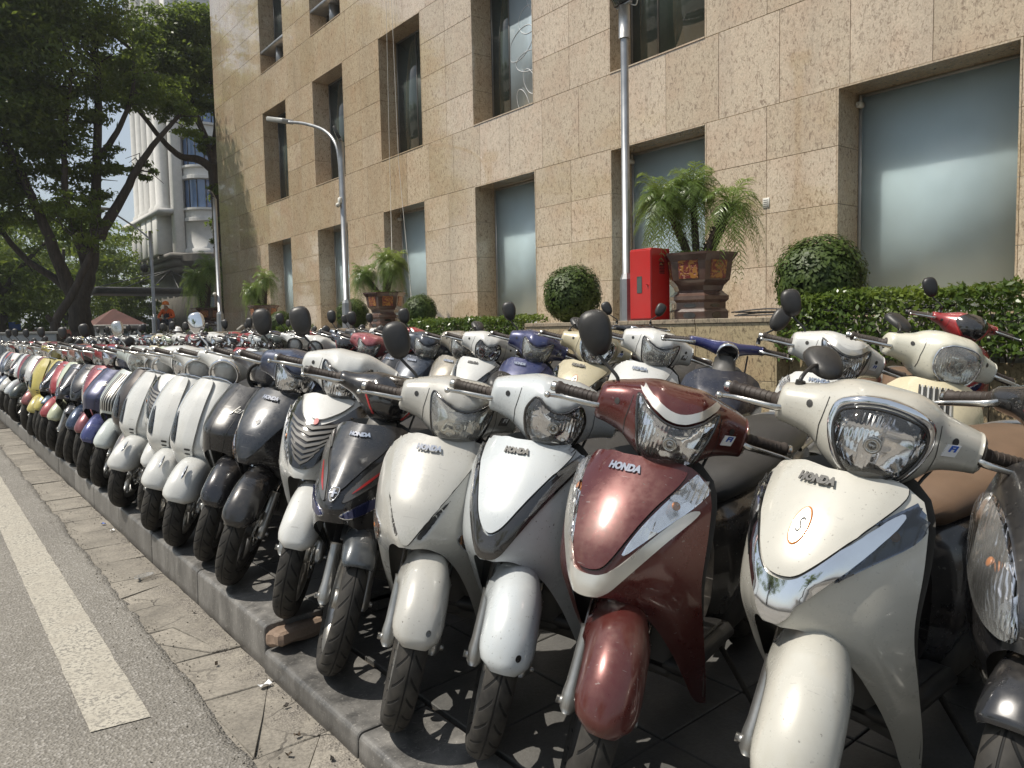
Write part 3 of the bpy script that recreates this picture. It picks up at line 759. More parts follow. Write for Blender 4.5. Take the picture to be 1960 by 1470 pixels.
# ------------------------------------------------------------------ leaves
def leaf_cloud(name, pts, nrm, size, mat, seed=1, aspect=.42, droop=.0, fold=.25, jit=.7):
    """one mesh of small folded leaves: pts (n,3), nrm (n,3) preferred facing"""
    g = np.random.default_rng(seed); n = len(pts)
    N = nrm+g.normal(0, jit, (n, 3)); N /= np.linalg.norm(N, axis=1)[:, None]+1e-9
    A = g.normal(0, 1, (n, 3)); A[:, 2] -= droop; A -= N*(A*N).sum(1)[:, None]; A /= np.linalg.norm(A, axis=1)[:, None]+1e-9
    B = np.cross(N, A); s = size*g.uniform(.6, 1.35, n)[:, None]
    v = np.empty((n, 4, 3)); v[:, 0] = pts-A*s*.5; v[:, 1] = pts+B*s*aspect*.5-N*s*fold*.2; v[:, 2] = pts+A*s*.5-N*s*.1; v[:, 3] = pts-B*s*aspect*.5-N*s*fold*.2
    f = np.arange(n*4).reshape(n, 4)
    me = bpy.data.meshes.new(name); me.vertices.add(n*4); me.vertices.foreach_set('co', v.ravel())
    me.loops.add(n*4); me.loops.foreach_set('vertex_index', f.ravel()); me.polygons.add(n); me.polygons.foreach_set('loop_start', np.arange(n)*4)
    me.materials.append(mat); me.update(calc_edges=True); return me
def clump_pts(clumps, n, seed, shell=.55):
    g = np.random.default_rng(seed); w = np.array([c[3]*c[4]*c[5] for c in clumps])**.8; w = w/w.sum(); P = []; Nn = []
    for c, k in zip(clumps, (w*n).astype(int)):
        # sub-clumps give ragged tufts
        m_ = max(3, k//90); d = g.normal(0, 1, (m_, 3)); d /= np.linalg.norm(d, axis=1)[:, None]; r = g.uniform(shell, 1.0, m_)**.7
        sc = np.array(c[3:6]); cen = np.array(c[:3])+d*r[:, None]*sc; j = g.integers(0, m_, k)
        p = cen[j]+g.normal(0, 1, (k, 3))*sc*np.array([.17, .17, .11]); P.append(p); q = (p-np.array(c[:3]))/sc; q[:, 2] += .7; Nn.append(q/(np.linalg.norm(q, axis=1)[:, None]+1e-6))
    return np.concatenate(P), np.concatenate(Nn)
def tree(name, loc, limbs, clumps, n, size, mat, label, seed, cat='tree', group=None, twigs=60):
    t = empty(name, loc, label=label, cat=cat, group=group)
    b = MB(); allpts = []
    for path, rad in limbs:
        p = smooth_path(path, 5); k = len(p); rr = [rad[0]+(rad[1]-rad[0])*(i/(k-1))**.8 for i in range(k)]
        g = random.Random(seed+len(b.v)); p = [q+Vector((g.uniform(-1, 1), g.uniform(-1, 1), 0))*rr[i]*.15 for i, q in enumerate(p)]
        b.add(*tube(p, rr, 10)); allpts += p[len(p)//2:]
    g = random.Random(seed)
    ends = [Vector(path[-1]) for path, rad in limbs if rad[1] < .12] or [Vector(limbs[-1][0][-1])]
    for i in range(twigs):
        c = g.choice(clumps); e = Vector(c[:3])+Vector([g.uniform(-.8, .8)*c[3+k] for k in range(3)])
        s = min(allpts, key=lambda q: (q-e).length)
        if (s-e).length > 2.2: e = s+(e-s).normalized()*g.uniform(.8, 1.8)
        mid = (s+e)/2+Vector((g.uniform(-.3, .3), g.uniform(-.3, .3), g.uniform(-.1, .4)))
        b.add(*tube([s, mid, e], [.035, .022, .008], 5, False))
    b.build('trunk', [M['bark']], t)
    P, Nn = clump_pts(clumps, n, seed)
    obj('crown', leaf_cloud('crown', P, Nn, size, mat, seed), t)
    return t
# the big street tree (base 4.55, 30)
limbs1 = [([(0, 0, 0), (.05, 0, .8), (.0, 0, 1.7), (.05, 0, 2.6)], (.43, .33)),
 ([(.0, 0, 2.4), (.35, .1, 3.4), (.6, .2, 4.6), (.75, .2, 6.2), (.9, 0, 8.5), (1., 0, 10.5)], (.29, .10)),
 ([(.7, .1, 4.6), (1.35, 0, 5.7), (2.0, -.2, 7.0), (2.7, -.3, 8.1), (3.6, -.4, 9.2)], (.22, .06)),
 ([(.9, .1, 7.4), (1.5, .1, 8.3), (2.1, .2, 9.8), (2.2, .2, 11.2)], (.13, .04)),
 ([(-.05, 0, 2.3), (-.45, -.1, 3.4), (-.9, -.2, 4.8), (-1.5, -.4, 6.5), (-2.2, -.4, 8.2)], (.27, .08)),
 ([(-.1, 0, 2.6), (-.7, .2, 3.2), (-1.5, .5, 3.9), (-2.2, .6, 5.0), (-3.0, .6, 6.3)], (.17, .05)),
 ([(.3, 0, 3.6), (0, -.3, 4.6), (-.3, -.6, 6.), (-.2, -.7, 8.), (.1, -.8, 10.)], (.18, .05)),
 ([(.2, 0, .0), (.5, .1, .5), (.36, .0, 1.2)], (.2, .05)), ([(-.2, -.1, .0), (-.45, -.1, .5), (-.38, .0, 1.3)], (.2, .05))]
cl1 = [(-1.8, 0, 8.2, 2.1, 2.0, 1.5), (-3.4, .5, 6.6, 1.9, 2, 1.4), (-.6, 0, 10.4, 2.0, 2.2, 1.6), (.6, -.3, 12.6, 1.6, 1.8, 1.5), (-2.6, .2, 11., 2.2, 2.2, 1.7), (-.2, .3, 7.4, 1.3, 1.5, 1.0),
       (-4.4, 0, 9.2, 2, 2, 1.8), (-1.2, 0, 13.2, 2.2, 2.2, 1.6), (2.6, 0, 9.9, 1.3, 1.3, .8), (3.6, -.3, 8.9, .9, 1.0, .6), (1.9, .2, 11.4, 1.1, 1.2, .8), (1.7, 0, 7.4, .8, .8, .5), (-.9, -.2, 5.6, 1.1, 1.1, .7),
       (-2.9, .3, 4.9, 1.1, 1.1, .7), (2.6, .1, 6.9, .5, .6, .35), (.4, .2, 5.8, .9, .9, .6), (-5.6, .5, 7.2, 1.6, 1.6, 1.4), (-3.2, .3, 8.2, 1.6, 1.6, 1.2), (-1.6, .4, 9.2, 1.6, 1.6, 1.3), (-2.4, .2, 6.4, 1.3, 1.3, .9), (-4.2, .4, 5.6, 1.2, 1.2, .8), (.3, .2, 9.2, 1.2, 1.2, .9), (-4.0, .4, 12.5, 2.2, 2., 1.7), (-1.0, .2, 11.8, 1.8, 1.8, 1.2), (.9, .1, 7.0, .8, .8, .5)]
tree('street_tree', (4.53, 30, .2), limbs1, cl1, 105000, .18, M['leaf_dark'], 'big dark street tree with forking trunk towering over the parked scooters', 11, twigs=150)
limbs2 = [([(0, 0, 0), (.1, 0, 2.5), (.1, 0, 5), (0, 0, 8.2)], (.34, .24)), ([(0, 0, 8.0), (-.6, 0, 8.35), (-1.3, 0, 8.4), (-2.0, 0, 9.0), (-3.0, 0, 10.2), (-4.0, 0, 10.6)], (.2, .05)),
 ([(0, 0, 8.2), (-.35, .1, 9.6), (-1.0, .1, 10.6), (-1.5, .1, 11.8)], (.17, .05)), ([(0, 0, 8.4), (.2, 0, 10), (.0, 0, 12), (-.6, 0, 13.5)], (.18, .05)), ([(-.3, 0, 9.4), (-.8, 0, 11.0), (-.7, 0, 12.2)], (.1, .04))]
cl2 = [(-1.2, 0, 12.0, 1.5, 1.5, 1.0), (-2.4, 0, 11.2, 1.4, 1.4, 1.0), (-3.6, .1, 11.0, 1.2, 1.2, .8), (-1.8, 0, 13.2, 1.3, 1.3, .8), (-.6, 0, 13.6, 1.2, 1.2, .9), (-.4, 0, 10.9, 1, 1, .7), (.3, .2, 7.2, .6, .7, .5), (.5, .2, 5.6, .7, .8, .7), (-.3, 0, 9.0, .6, .6, .4), (.1, 0, 4.9, .5, .5, .4)]
tree('street_tree', (10.25, 33.2, .2), limbs2, cl2, 40000, .18, M['leaf_dark'], 'tree leaning out from behind the corner of the granite building', 23, twigs=70)
lb3 = [([(0, 0, 0), (.25, 0, 1.0), (.2, 0, 1.6), (.75, 0, 2.6), (1.3, 0, 3.8)], (.19, .10)), ([(.25, 0, 1.5), (.05, 0, 1.75), (.0, 0, 1.85)], (.10, .06))]
tree('young_tree', (3.2, 27, .2), lb3, [(1.3, .2, 4.4, .8, .8, .5), (.8, 0, 5.2, .8, .8, .5)], 2500, .15, M['leaf_dark'], 'thin dark trunk slanting up in front of the big street tree', 31, twigs=12)
def bg_tree(x, y, h, r, mat, label, seed, n=9000, th=.4, low=.42):
    g = random.Random(seed); cl = [(g.uniform(-r, r)*.7, g.uniform(-r, r)*.7, h*(low+(.95-low)*g.random()), r*g.uniform(.38, .62), r*g.uniform(.38, .62), r*g.uniform(.28, .45)) for _ in range(16)]
    lb = [([(0, 0, 0), (.1, 0, h*.25), (0, 0, h*.5), (.2, 0, h*.8)], (th, .1)), ([(0, 0, h*.35), (r*.3, 0, h*.55), (r*.6, 0, h*.7)], (th*.5, .05)), ([(0, 0, h*.3), (-r*.3, 0, h*.5), (-r*.6, .2, h*.68)], (th*.5, .05))]
    return tree('street_tree', (x, y, .1), lb, cl, n, .30, mat, label, seed, group=None, twigs=20)
bg_tree(3.2, 44, 9.0, 4.2, M['leaf_dark'], 'dark round tree behind the grey electric cabinet', 41, 14000, low=.3)
bg_tree(8.4, 62, 9.5, 4.6, M['leaf_light'], 'bright green tree seen between the big trunk and the white building', 42, 17000, low=.3)
bg_tree(12.6, 66, 5.2, 3.0, M['leaf_light'], 'low sunlit green tree right behind the red-roofed kiosk', 43, 13000, low=.3)
bg_tree(5.6, 74, 12, 5.0, M['leaf_light'], 'tall pale green tree far down the street behind the trunk', 44, 14000, low=.3)
bg_tree(1.2, 66, 11, 4.6, M['leaf_light'], 'yellow-green tree at the far left end of the street', 45, 16000, low=.28)
bg_tree(17.5, 92, 12, 6.5, M['leaf_dark'], 'distant tree under the dark canopy of the white building', 46, 8000)
bg_tree(-2.5, 96, 16, 8, M['leaf_dark'], 'distant broad tree closing the street behind the blue sign', 47, 14000, low=.2)
bg_tree(5.5, 88, 11, 6.5, M['leaf_light'], 'far pale tree closing the view under the big tree', 49, 14000, low=.18)
bg_tree(9, 110, 17, 9, M['leaf_dark'], 'hazy distant tree rising behind the bright green ones', 48, 16000, low=.15)
# trees on the other side of the road, mirrored in the polished stone and the glass
opp = None
for i, (x, y, s_) in enumerate([(-5.2, 47, 1.9), (-5.6, 58, 2.1), (-6, 70, 2.2), (-7, 84, 2.3), (-17, 30, 1.0), (-16, 12, .9), (-17, -8, 1.0)]):
    if opp is None:
        opp = bg_tree(x, y, 12, 5.5, M['leaf_dark'], 'tree across the road, mirrored in the polished granite', 60, 9000); opp['group'] = 'trees across the road'; o = opp
    else: o = copy_tree(opp)
    o['label'] = ['first', 'second', 'third', 'farthest', 'spreading', 'lower', 'rearmost'][i]+' tree across the road, mirrored in the polished granite'
    o.location = (x, y, .1); o.scale = (1.0, 1.15, s_); o.rotation_euler.z = i*1.3

# ------------------------------------------------------------------ hedges and clipped balls
def hedge(y0, y1, z0, z1, x0, x1, label, n, seed):
    h = empty('hedge', (x0, y0, z0), label=label, cat='hedge'); g = np.random.default_rng(seed); L = y1-y0; D = x1-x0; H = z1-z0
    a = np.array([D*L*1.3, H*L*1.4, H*D*.6]); a /= a.sum(); P = []; Nn = []
    k = int(n*a[0]); p = np.stack([g.uniform(0, D, k), g.uniform(0, L, k), H-abs(g.normal(0, .035, k))+.025*np.sin(g.uniform(0, 6, k))], 1); P.append(p); Nn.append(np.tile([0, 0, 1.], (k, 1)))
    k = int(n*a[1]); p = np.stack([abs(g.normal(0, .05, k))*1., g.uniform(0, L, k), H*g.uniform(0.03, 1, k)**.8], 1); P.append(p); Nn.append(np.tile([-1, 0, .5], (k, 1)))
    k = int(n*a[2]); p = np.stack([g.uniform(0, D, k), np.where(g.random(k) < .5, abs(g.normal(0, .04, k)), L-abs(g.normal(0, .04, k))), H*g.random(k)], 1); P.append(p); Nn.append(np.tile([0, 0, .6], (k, 1)))
    P = np.concatenate(P); P += g.normal(0, .018, P.shape); w = np.sin(P[:, 1]*5.1)*.02+np.sin(P[:, 1]*13)*.012; P[:, 0] += w; P[:, 2] += w*.7
    obj('foliage', leaf_cloud('foliage', P, np.concatenate(Nn), .062, M['leaf_hedge'], seed, .45), h)
    b = MB(); rr = random.Random(seed)
    for i in range(int(L*26)):
        y = rr.uniform(0, L); x = rr.uniform(.06, D-.06); e = (x+rr.uniform(-.12, .12), y+rr.uniform(-.15, .15), H*rr.uniform(.6, .95)); b.add(*tube([(x, y, 0), ((x+e[0])/2+rr.uniform(-.04, .04), (y+e[1])/2, H*.45), e], [.008, .006, .003], 4, False))
    b.build('stems', [M['twig']], h)
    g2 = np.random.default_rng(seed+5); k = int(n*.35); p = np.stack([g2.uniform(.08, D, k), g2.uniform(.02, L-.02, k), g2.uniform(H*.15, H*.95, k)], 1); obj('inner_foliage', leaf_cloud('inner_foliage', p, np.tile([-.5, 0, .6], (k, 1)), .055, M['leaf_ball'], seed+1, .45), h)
    return h
hedge(-1.5, 4.52, 1.00, 1.66, 6.92, 7.55, 'long clipped hedge below the big frosted window', 15000, 3)
hedge(8.75, 12.4, 1.00, 1.55, 6.95, 7.5, 'clipped hedge between the two middle granite walls', 8000, 4)
hedge(17.3, 18.3, 1.00, 1.55, 6.95, 7.5, 'short piece of clipped hedge beside the small farthest ball', 2500, 5)
def ball_mesh(r, n, seed):
    g = np.random.default_rng(seed); d = g.normal(0, 1, (n, 3)); d /= np.linalg.norm(d, axis=1)[:, None]; rr = r*(1-g.normal(.03, .05, n))*(1+.05*np.sin(d[:, 1]*5+1)*np.cos(d[:, 2]*4))*(1+.03*np.sin(d[:, 0]*9+d[:, 2]*7))
    return leaf_cloud('foliage', d*rr[:, None], d*.8+np.array([0, 0, .35]), .056, M['leaf_ball'], seed, .5)
bm_ = ball_mesh(.42, 6500, 9); st_ = MB()
rr = random.Random(5)
for i in range(26):
    a = rr.uniform(0, 6.28); e = (math.cos(a)*.3, math.sin(a)*.3, rr.uniform(-.1, .25)); st_.add(*tube([(0, 0, -.42), (e[0]*.4, e[1]*.4, -.2), e], [.012, .008, .003], 4, False))
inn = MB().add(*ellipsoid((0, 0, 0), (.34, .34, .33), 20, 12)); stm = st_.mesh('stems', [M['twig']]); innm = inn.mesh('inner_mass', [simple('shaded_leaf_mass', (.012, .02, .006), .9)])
for x, y, z, s_, lb in [(7.45, 4.38, 1.84, 1.06, 'clipped ball bush beside the big frosted window, above the long hedge'), (7.4, 8.12, 1.85, .98, 'clipped ball bush left of the red hose cabinet'),
    (7.5, 12.45, 1.74, .74, 'clipped ball bush beside the middle palm pot'), (7.5, 15.25, 1.74, .84, 'clipped ball bush behind the curved lamp post'), (7.15, 18.5, 1.62, .72, 'small clipped ball bush between the far palm pot and the lamp post'), (6.9, 24.4, 1.30, 1.0, 'dark ball bush below the sitting worker')]:
    t = empty('topiary_ball', (x, y, z), label=lb, cat='bush', group='clipped ball bushes on the terrace'); t.scale = (s_,)*3
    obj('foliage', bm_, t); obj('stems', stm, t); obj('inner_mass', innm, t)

# ------------------------------------------------------------------ palms in glazed pots
def frond_pts(L, rise, droop, n=26):
    out = []
    for i in range(n+1):
        t = i/n; out.append(Vector((L*t*(1-.12*t), 0, rise*t-droop*t*t*1.15)))
    return out
def palm_head(seed, nf=54, L=.47):
    g = random.Random(seed); b = MB()
    for k in range(nf):
        a = k*2.399+g.uniform(-.2, .2); u = k/nf; ri = .78-.80*u+g.uniform(-.08, .08); dr = .42+.45*u+g.uniform(-.1, .1); Lf = L*(.75+.35*math.sin(u*math.pi))*g.uniform(.88, 1.1)
        P = frond_pts(Lf, ri, dr, 24); m = Matrix.Rotation(a, 4, 'Z')
        b.add(*tube(P[::3], [.006*(1-i/9)+.001 for i in range(len(P[::3]))], 4, False), mtx=m)
        for i in range(3, 25):
            for sg in (1, -1):
                for sub in (0,):
                    if sub and i == 24: continue
                    p = P[i].lerp(P[min(i+1, 24)], sub); tt = (P[min(i+1, 24)]-P[i-1]).normalized(); ll = .20*math.sin(math.pi*min(1, (i+sub)/24*.9+.08))**.7*g.uniform(.85, 1.15)
                    d = (tt*.7+Vector((0, sg, 0))*.85+Vector((0, 0, .25-.7*g.random()))).normalized(); w = tt.cross(d).cross(d).normalized()*.0056
                    e = p+d*ll+Vector((0, 0, -ll*.25)); mdl = p+d*ll*.5
                    b.add([p-w*.6, mdl-w, e, mdl+w, p+w*.6], [(0, 1, 2, 3, 4)], 0, False, m)
    return b.mesh('fronds', [M['leaf_palm']])
ph = [palm_head(3), palm_head(8, 30)]
def pot_mesh():
    b = MB(); prof = [(.20, .0), (.335, .0), (.34, .10), (.31, .13), (.31, .20), (.345, .23), (.345, .27), (.30, .30), (.27, .33), (.29, .38), (.355, .44), (.365, .50), (.385, .64), (.44, .71), (.445, .735), (.40, .735), (.385, .70), (.34, .69)]
    rings = [[(r*math.cos(a), r*math.sin(a), z) for a in [math.pi/3*k+math.pi/6 for k in range(6)]] for r, z in prof]
    b.add(*loft(rings, False), smooth=False)
    return b
pot_b = pot_mesh(); potm = pot_b.mesh('glazed_body', [M['pot']]); soilm = MB().add([(.35*math.cos(a), .35*math.sin(a), .70) for a in [math.pi/3*k+math.pi/6 for k in range(6)]], [tuple(range(6))]).mesh('soil', [M['soil']])
g_ = np.random.default_rng(2); pts_ = np.stack([g_.uniform(-.3, .3, 900), g_.uniform(-.3, .3, 900), .70+abs(g_.normal(0, .03, 900))], 1); pts_ = pts_[np.hypot(pts_[:, 0], pts_[:, 1]) < .33]; fern = leaf_cloud('ground_fern', pts_, np.tile([0, 0, 1.], (len(pts_), 1)), .05, M['leaf_hedge'], 3)
relm = []
for k in range(6):
    a = math.pi/3*k+math.pi/3; rin, w = .335, .105; n_ = Vector((math.cos(a), math.sin(a), 0)); t_ = Vector((-math.sin(a), math.cos(a), 0))
    def pp(u, z, o_): r0 = (.365 if z > .46 else .36)*math.cos(math.pi/6)+(z-.45)*.14; return n_*(r0+o_)+t_*u+Vector((0, 0, z))
    q = [pp(-w, .46, .004), pp(w, .46, .004), pp(w, .645, .004), pp(-w, .645, .004), pp(-w-.006, .452, -.006), pp(w+.006, .452, -.006), pp(w+.006, .653, -.006), pp(-w-.006, .653, -.006)]
    relm.append(MB().add(q, [(0, 1, 2, 3), (4, 5, 1, 0), (5, 6, 2, 1), (6, 7, 3, 2), (7, 4, 0, 3)], smooth=False).mesh('relief_panel', [M['relief']]))
fret = MB()
for k in range(6):
    a = math.pi/3*k+math.pi/3; n_ = Vector((math.cos(a), math.sin(a), 0)); t_ = Vector((-math.sin(a), math.cos(a), 0))
    for z, r0, hh in ((.165, .27, .02), (.06, .292, .035)):
        c = n_*r0+Vector((0, 0, z)); fret.add([c+t_*math.cos(q)*.07+Vector((0, 0, math.sin(q)*hh))+n_*.003 for q in [2*math.pi*i/14 for i in range(14)]], [tuple(range(14))], smooth=False)
fretm = fret.mesh('fretwork_opening', [M['gloss']])
trunkm = []
def palm_trunk(dx, dy, h, r, seed):
    g = random.Random(seed); b = MB(); k = 16; P = [Vector((dx*.25+dx*.75*t**1.1, dy*.25+dy*.75*t**1.1, .69+(h-.69)*t)) for t in [i/k for i in range(k+1)]]
    b.add(*tube(P, [r*(1.15-.25*i/k)*(1+.10*(i % 2)) for i in range(k+1)], 12))
    for i in range(70):
        t = g.random(); p = P[int(t*k)]; a = g.uniform(0, 6.28); d = Vector((math.cos(a), math.sin(a), .6)); b.add(*tube([p, p+d*r*1.5], [r*.28, r*.08], 4, False))
    return b.mesh('palm_trunk', [M['palmbark']]), P[-1]
def palm_pot(x, y, sc, trunks, label, rz, hs=1.):
    t = empty('potted_palm', (x, y, 1.436), rz, label=label, cat='potted palm', group='potted palms on the terrace'); t.scale = (sc,)*3
    pot = obj('pot', potm, t); obj('soil', soilm, pot); obj('fretwork_opening', fretm, pot); obj('ground_fern', fern, t)
    for q in relm: obj('relief_panel', q, pot)
    for i, (dx, dy, h, r, s_) in enumerate(trunks):
        me, e = palm_trunk(dx, dy, h, r, i+3); tr = obj('palm_trunk', me, t); f = obj('fronds', ph[i % 2], tr, (e.x, e.y, e.z-.02)); f.scale = (s_*hs,)*3; f.rotation_euler.z = i*1.9
    return t
palm_pot(7.62, 6.08, 1.10, [(-.10, .36, 1.36, .040, .80), (.05, -.36, 1.26, .058, .80), (.10, .10, 1.50, .036, .72)], 'largest palm pot, standing beside the red hose cabinet', .35)
palm_pot(7.55, 13.9, .98, [(-.15, .46, 1.12, .04, .72), (.05, 0, 1.40, .045, .8), (.05, -.28, 1.34, .04, .72)], 'palm pot on the granite wall right of the curved lamp post', .2)
palm_pot(7.75, 21.3, .98, [(-.1, .40, 1.18, .05, .8), (.05, -.10, 1.5, .065, .86)], 'palm pot between the far floodlight mast and the small ball bush', .1)
palm_pot(8.6, 29.6, 1.25, [(-.1, .3, 1.6, .06, 1.1), (.05, -.3, 1.9, .07, 1.2)], 'palm pot in the shade behind the sitting worker', .1)

# ------------------------------------------------------------------ lamps, masts, cabinet
def flood(parent, z, rot, s=1.):
    m = Matrix.Translation((0, 0, z)) @ Matrix.Rotation(rot, 4, 'Z')
    MB().add(*bbox(-.13, .13, -.025, .025, 0, .02, .003), mtx=m).build('cross_bar', [M['galv']], parent)
    b = MB().add(*bbox(-.09*s, .09*s, -.03, .03, .03, .15*s, .01), mtx=m @ Matrix.Rotation(R(-25), 4, 'X')); h = b.build('floodlight', [M['blackp']], parent)
    MB().add(*bbox(-.075*s, .075*s, .031, .034, .045, .135*s, .001), mtx=m @ Matrix.Rotation(R(-25), 4, 'X')).build('lamp_glass', [M['darkglass']], h)
def mast(x, y, h, r, label, z0=1.455, base=True, octo=8):
    t = empty('lamp_post', (x, y, z0), label=label, cat='lamp post')
    MB().add(*tube([(0, 0, .5), (0, 0, h-.35), (0, 0, h)], [r, r*.92, r*.9], 16)).build('pole', [M['galv']], t)
    MB().add(*tube([(0, 0, 0), (0, 0, .52), (0, 0, .60)], [r*1.75, r*1.6, r*1.02], octo), smooth=False).build('pole_base', [M['galv']], t)
    return t
t = mast(7.10, 6.78, 3.83, .052, 'tall grey steel mast behind the red hose cabinet with a floodlight on top'); MB().add(*tube([(0, 0, 3.45), (0, 0, 3.84)], .068, 16)).build('sleeve', [M['galv']], t); flood(t, 3.84, R(80), 1.7)
MB().add(*tube(smooth_path([(.0, -.06, 3.86), (.02, -.18, 3.80), (.0, -.22, 3.92), (.0, -.14, 3.98)], 5), .007, 6)).build('cable_loop', [M['white_pl']], t)
t = mast(7.12, 14.75, 3.8, .062, 'curved-arm street lamp with grey head and two small floodlights')
MB().add(*tube(smooth_path([(0, .07, 2.7), (0, .09, 3.35), (-.01, .22, 3.8), (-.03, .7, 4.17), (-.06, 1.6, 4.50), (-.08, 2.45, 4.72)], 6), [.036]*6+[.034]*25, 12)).build('lamp_arm', [M['galv']], t)
hd = MB(); m_ = Matrix.Translation((-.1, 2.95, 4.86)) @ Matrix.Rotation(R(15), 4, 'X'); hd.add(*bbox(-.15, .15, -.5, .5, -.05, .06, .025), mtx=m_); h_ = hd.build('lamp_head', [M['lampgrey']], t)
MB().add(*bbox(-.10, .10, -.4, .1, -.042, -.036, .001), mtx=m_).build('lamp_glass', [M['white_pl']], h_)
flood(t, 3.82, R(60), 1.9)
cb = MB().add(*bbox(-.10, -.03, -.05, .05, 2.55, 2.68, .02)); cb.add(*ellipsoid((-.11, 0, 2.52), (.05, .05, .05), 12, 8)); cb.build('camera_dome', [M['white_pl']], t)
t = mast(7.14, 23.2, 3.85, .062, 'far grey mast with a floodlight at the corner of the granite building'); flood(t, 3.86, R(60), 1.6)
cb = MB().add(*ellipsoid((-.12, 0, 1.1), (.06, .06, .05), 12, 8)); cb.build('camera_dome', [M['white_pl']], t)
t = mast(6.95, 30.2, 3.7, .06, 'thin street lamp with a straight slanting arm, beside the sitting worker')
MB().add(*tube([(0, 0, 3.4), (-.3, .25, 3.75), (-1.3, 0, 4.35)], .03, 8)).build('lamp_arm', [M['galv']], t); MB().add(*bbox(-1.75, -1.2, -.08, .08, 4.33, 4.42, .02), mtx=Matrix.Rotation(0, 4, 'Y')).build('lamp_head', [M['lampgrey']], t)
MB().add(*ellipsoid((-.25, 0, 2.35), (.14, .14, .16), 12, 8)).build('camera_dome', [M['blackp']], t)
# red hose cabinet
t = empty('hose_cabinet', (7.10, 6.44, 1.456), 0, label='tall red hose cabinet standing on the granite wall in front of the mast', cat='cabinet')
MB().add(*bbox(-.11, .22, -.17, .17, 0, .86, .004), smooth=False).build('cabinet_body', [M['firered']], t)
d_ = MB().add(*bbox(-.122, -.112, -.166, .166, .02, .84, .003), smooth=False).build('cabinet_door', [M['firered']], t)
MB().add(*bbox(-.128, -.1225, -.03, .05, .33, .53, .002), smooth=False).build('door_window', [M['darkglass']], d_); MB().add(*tube([(-.122, -.12, .42), (-.14, -.12, .42)], .012, 10)).build('lock', [M['firered']], d_)
for k in range(8): MB().add(*bbox(.03, .12, -.176, -.1705, .56+k*.018, .568+k*.018, .001), smooth=False).build('vent_slot', [M['gloss']], t)
t.scale = (1, 1, 1.0)
# grey electric cabinet with a red and yellow notice
t = empty('electric_cabinet', (2.1, 24.2, gz(2, 24)), R(-4), label='wide grey electric cabinet with a red and yellow notice at its foot', cat='cabinet')
cg = simple('cabinet_grey', (.30, .34, .38), .5, .2, .1, 3, dust=.25)
MB().add(*bbox(-.95, .95, 0, .55, .05, 1.28, .01), smooth=False).build('cabinet_body', [cg], t); MB().add(*bbox(-1.0, 1.0, -.04, .6, 1.281, 1.345, .01), smooth=False).build('cabinet_roof', [M['lampgrey']], t)
for x0, x1 in ((-.93, -.30), (-.29, .31), (.32, .93)):
    dd = MB().add(*bbox(x0, x1, -.016, -.002, .10, 1.24, .004), smooth=False).build('cabinet_door', [cg], t)
    MB().add(*bbox((x0+x1)/2-.14, (x0+x1)/2+.14, -.022, -.017, .80, 1.0, .002), smooth=False).build('door_plate', [M['white_pl'] if x0 < .3 else M['gloss']], dd)
MB().add(*bbox(-.35, .35, -.06, -.03, .02, .62, .004), smooth=False).build('notice_board', [simple('notice_red', (.35, .05, .02), .6)], t)
for k in range(2):
    for i in range(4): MB().add(*bbox(-.28+i*.15, -.18+i*.15, -.064, -.061, .12+k*.26, .32+k*.26, .001), smooth=False).build('notice_block', [simple('notice_yellow', (.55, .33, .05), .6)] if (k, i) == (0, 0) else [bpy.data.materials['notice_yellow']], t)
t = empty('street_sign', (3.4, 44, .2), R(5), label='blue street sign over the grey electric cabinet', cat='sign')
MB().add(*bbox(-1.1, .7, -.02, .02, 1.55, 1.95, .01)).build('sign_panel', [simple('sign_blue', (.02, .09, .35), .5)], t)
for x in (-.9, .5): MB().add(*tube([(x, .05, 0), (x, .05, 1.9)], .03, 8)).build('post', [M['galv']], t)
t = empty('umbrella', (3.45, 50, .1), label='red cone umbrella at the left picture edge beyond the cabinet', cat='umbrella'); MB().add(*lathe([(0.01, 2.7), (.3, 2.55), (.7, 2.1), (.69, 2.07), (.0, 2.5)], 10)).build('canopy', [simple('umbrella_red', (.5, .03, .03), .7)], t); MB().add(*tube([(0, 0, 0), (0, 0, 2.7)], .02, 6)).build('pole', [M['galv']], t)
# kiosk
t = empty('kiosk', (10.3, 55.4, .1), R(8), label='small kiosk with a brown-red pyramid roof and dark windows', cat='kiosk')
roofm = simple('roof_tin', (.11, .045, .035), .7, 0, .25, 2)
rf = MB().add([(-1.6, -1.3, 1.98), (1.6, -1.3, 1.98), (1.6, 1.3, 1.98), (-1.6, 1.3, 1.98), (0, 0, 3.05)], [(0, 1, 4), (1, 2, 4), (2, 3, 4), (3, 0, 4), (3, 2, 1, 0)], smooth=False).build('roof', [roofm], t)
MB().add(*box(-1.65, 1.65, -1.35, -1.301, 1.90, 2.0)).build('fascia', [M['white_pl']], t)
MB().add(*box(-1.25, 1.25, -1., 1., 0, 1.98)).build('wall', [M['stucco']], t)
for x in (-1.0, -.45, .1, .65): f_ = MB().add(*bbox(x, x+.4, -1.03, -1.002, .55, 1.75, .01)).build('window', [M['blackp']], t); MB().add(*box(x+.06, x+.34, -1.036, -1.031, .62, 1.68)).build('pane', [M['darkglass']], f_)
t = empty('shed', (7.6, 57, .1), label='low shed with a pale flat roof edge and red band beside the kiosk', cat='shed')
MB().add(*box(-2.6, 1.2, -.9, 1, 0, 1.75)).build('wall', [simple('shed_red', (.20, .06, .045), .8)], t); MB().add(*box(-2.9, 1.4, -1.1, 1.1, 1.75, 1.92)).build('roof', [M['white_pl']], t)
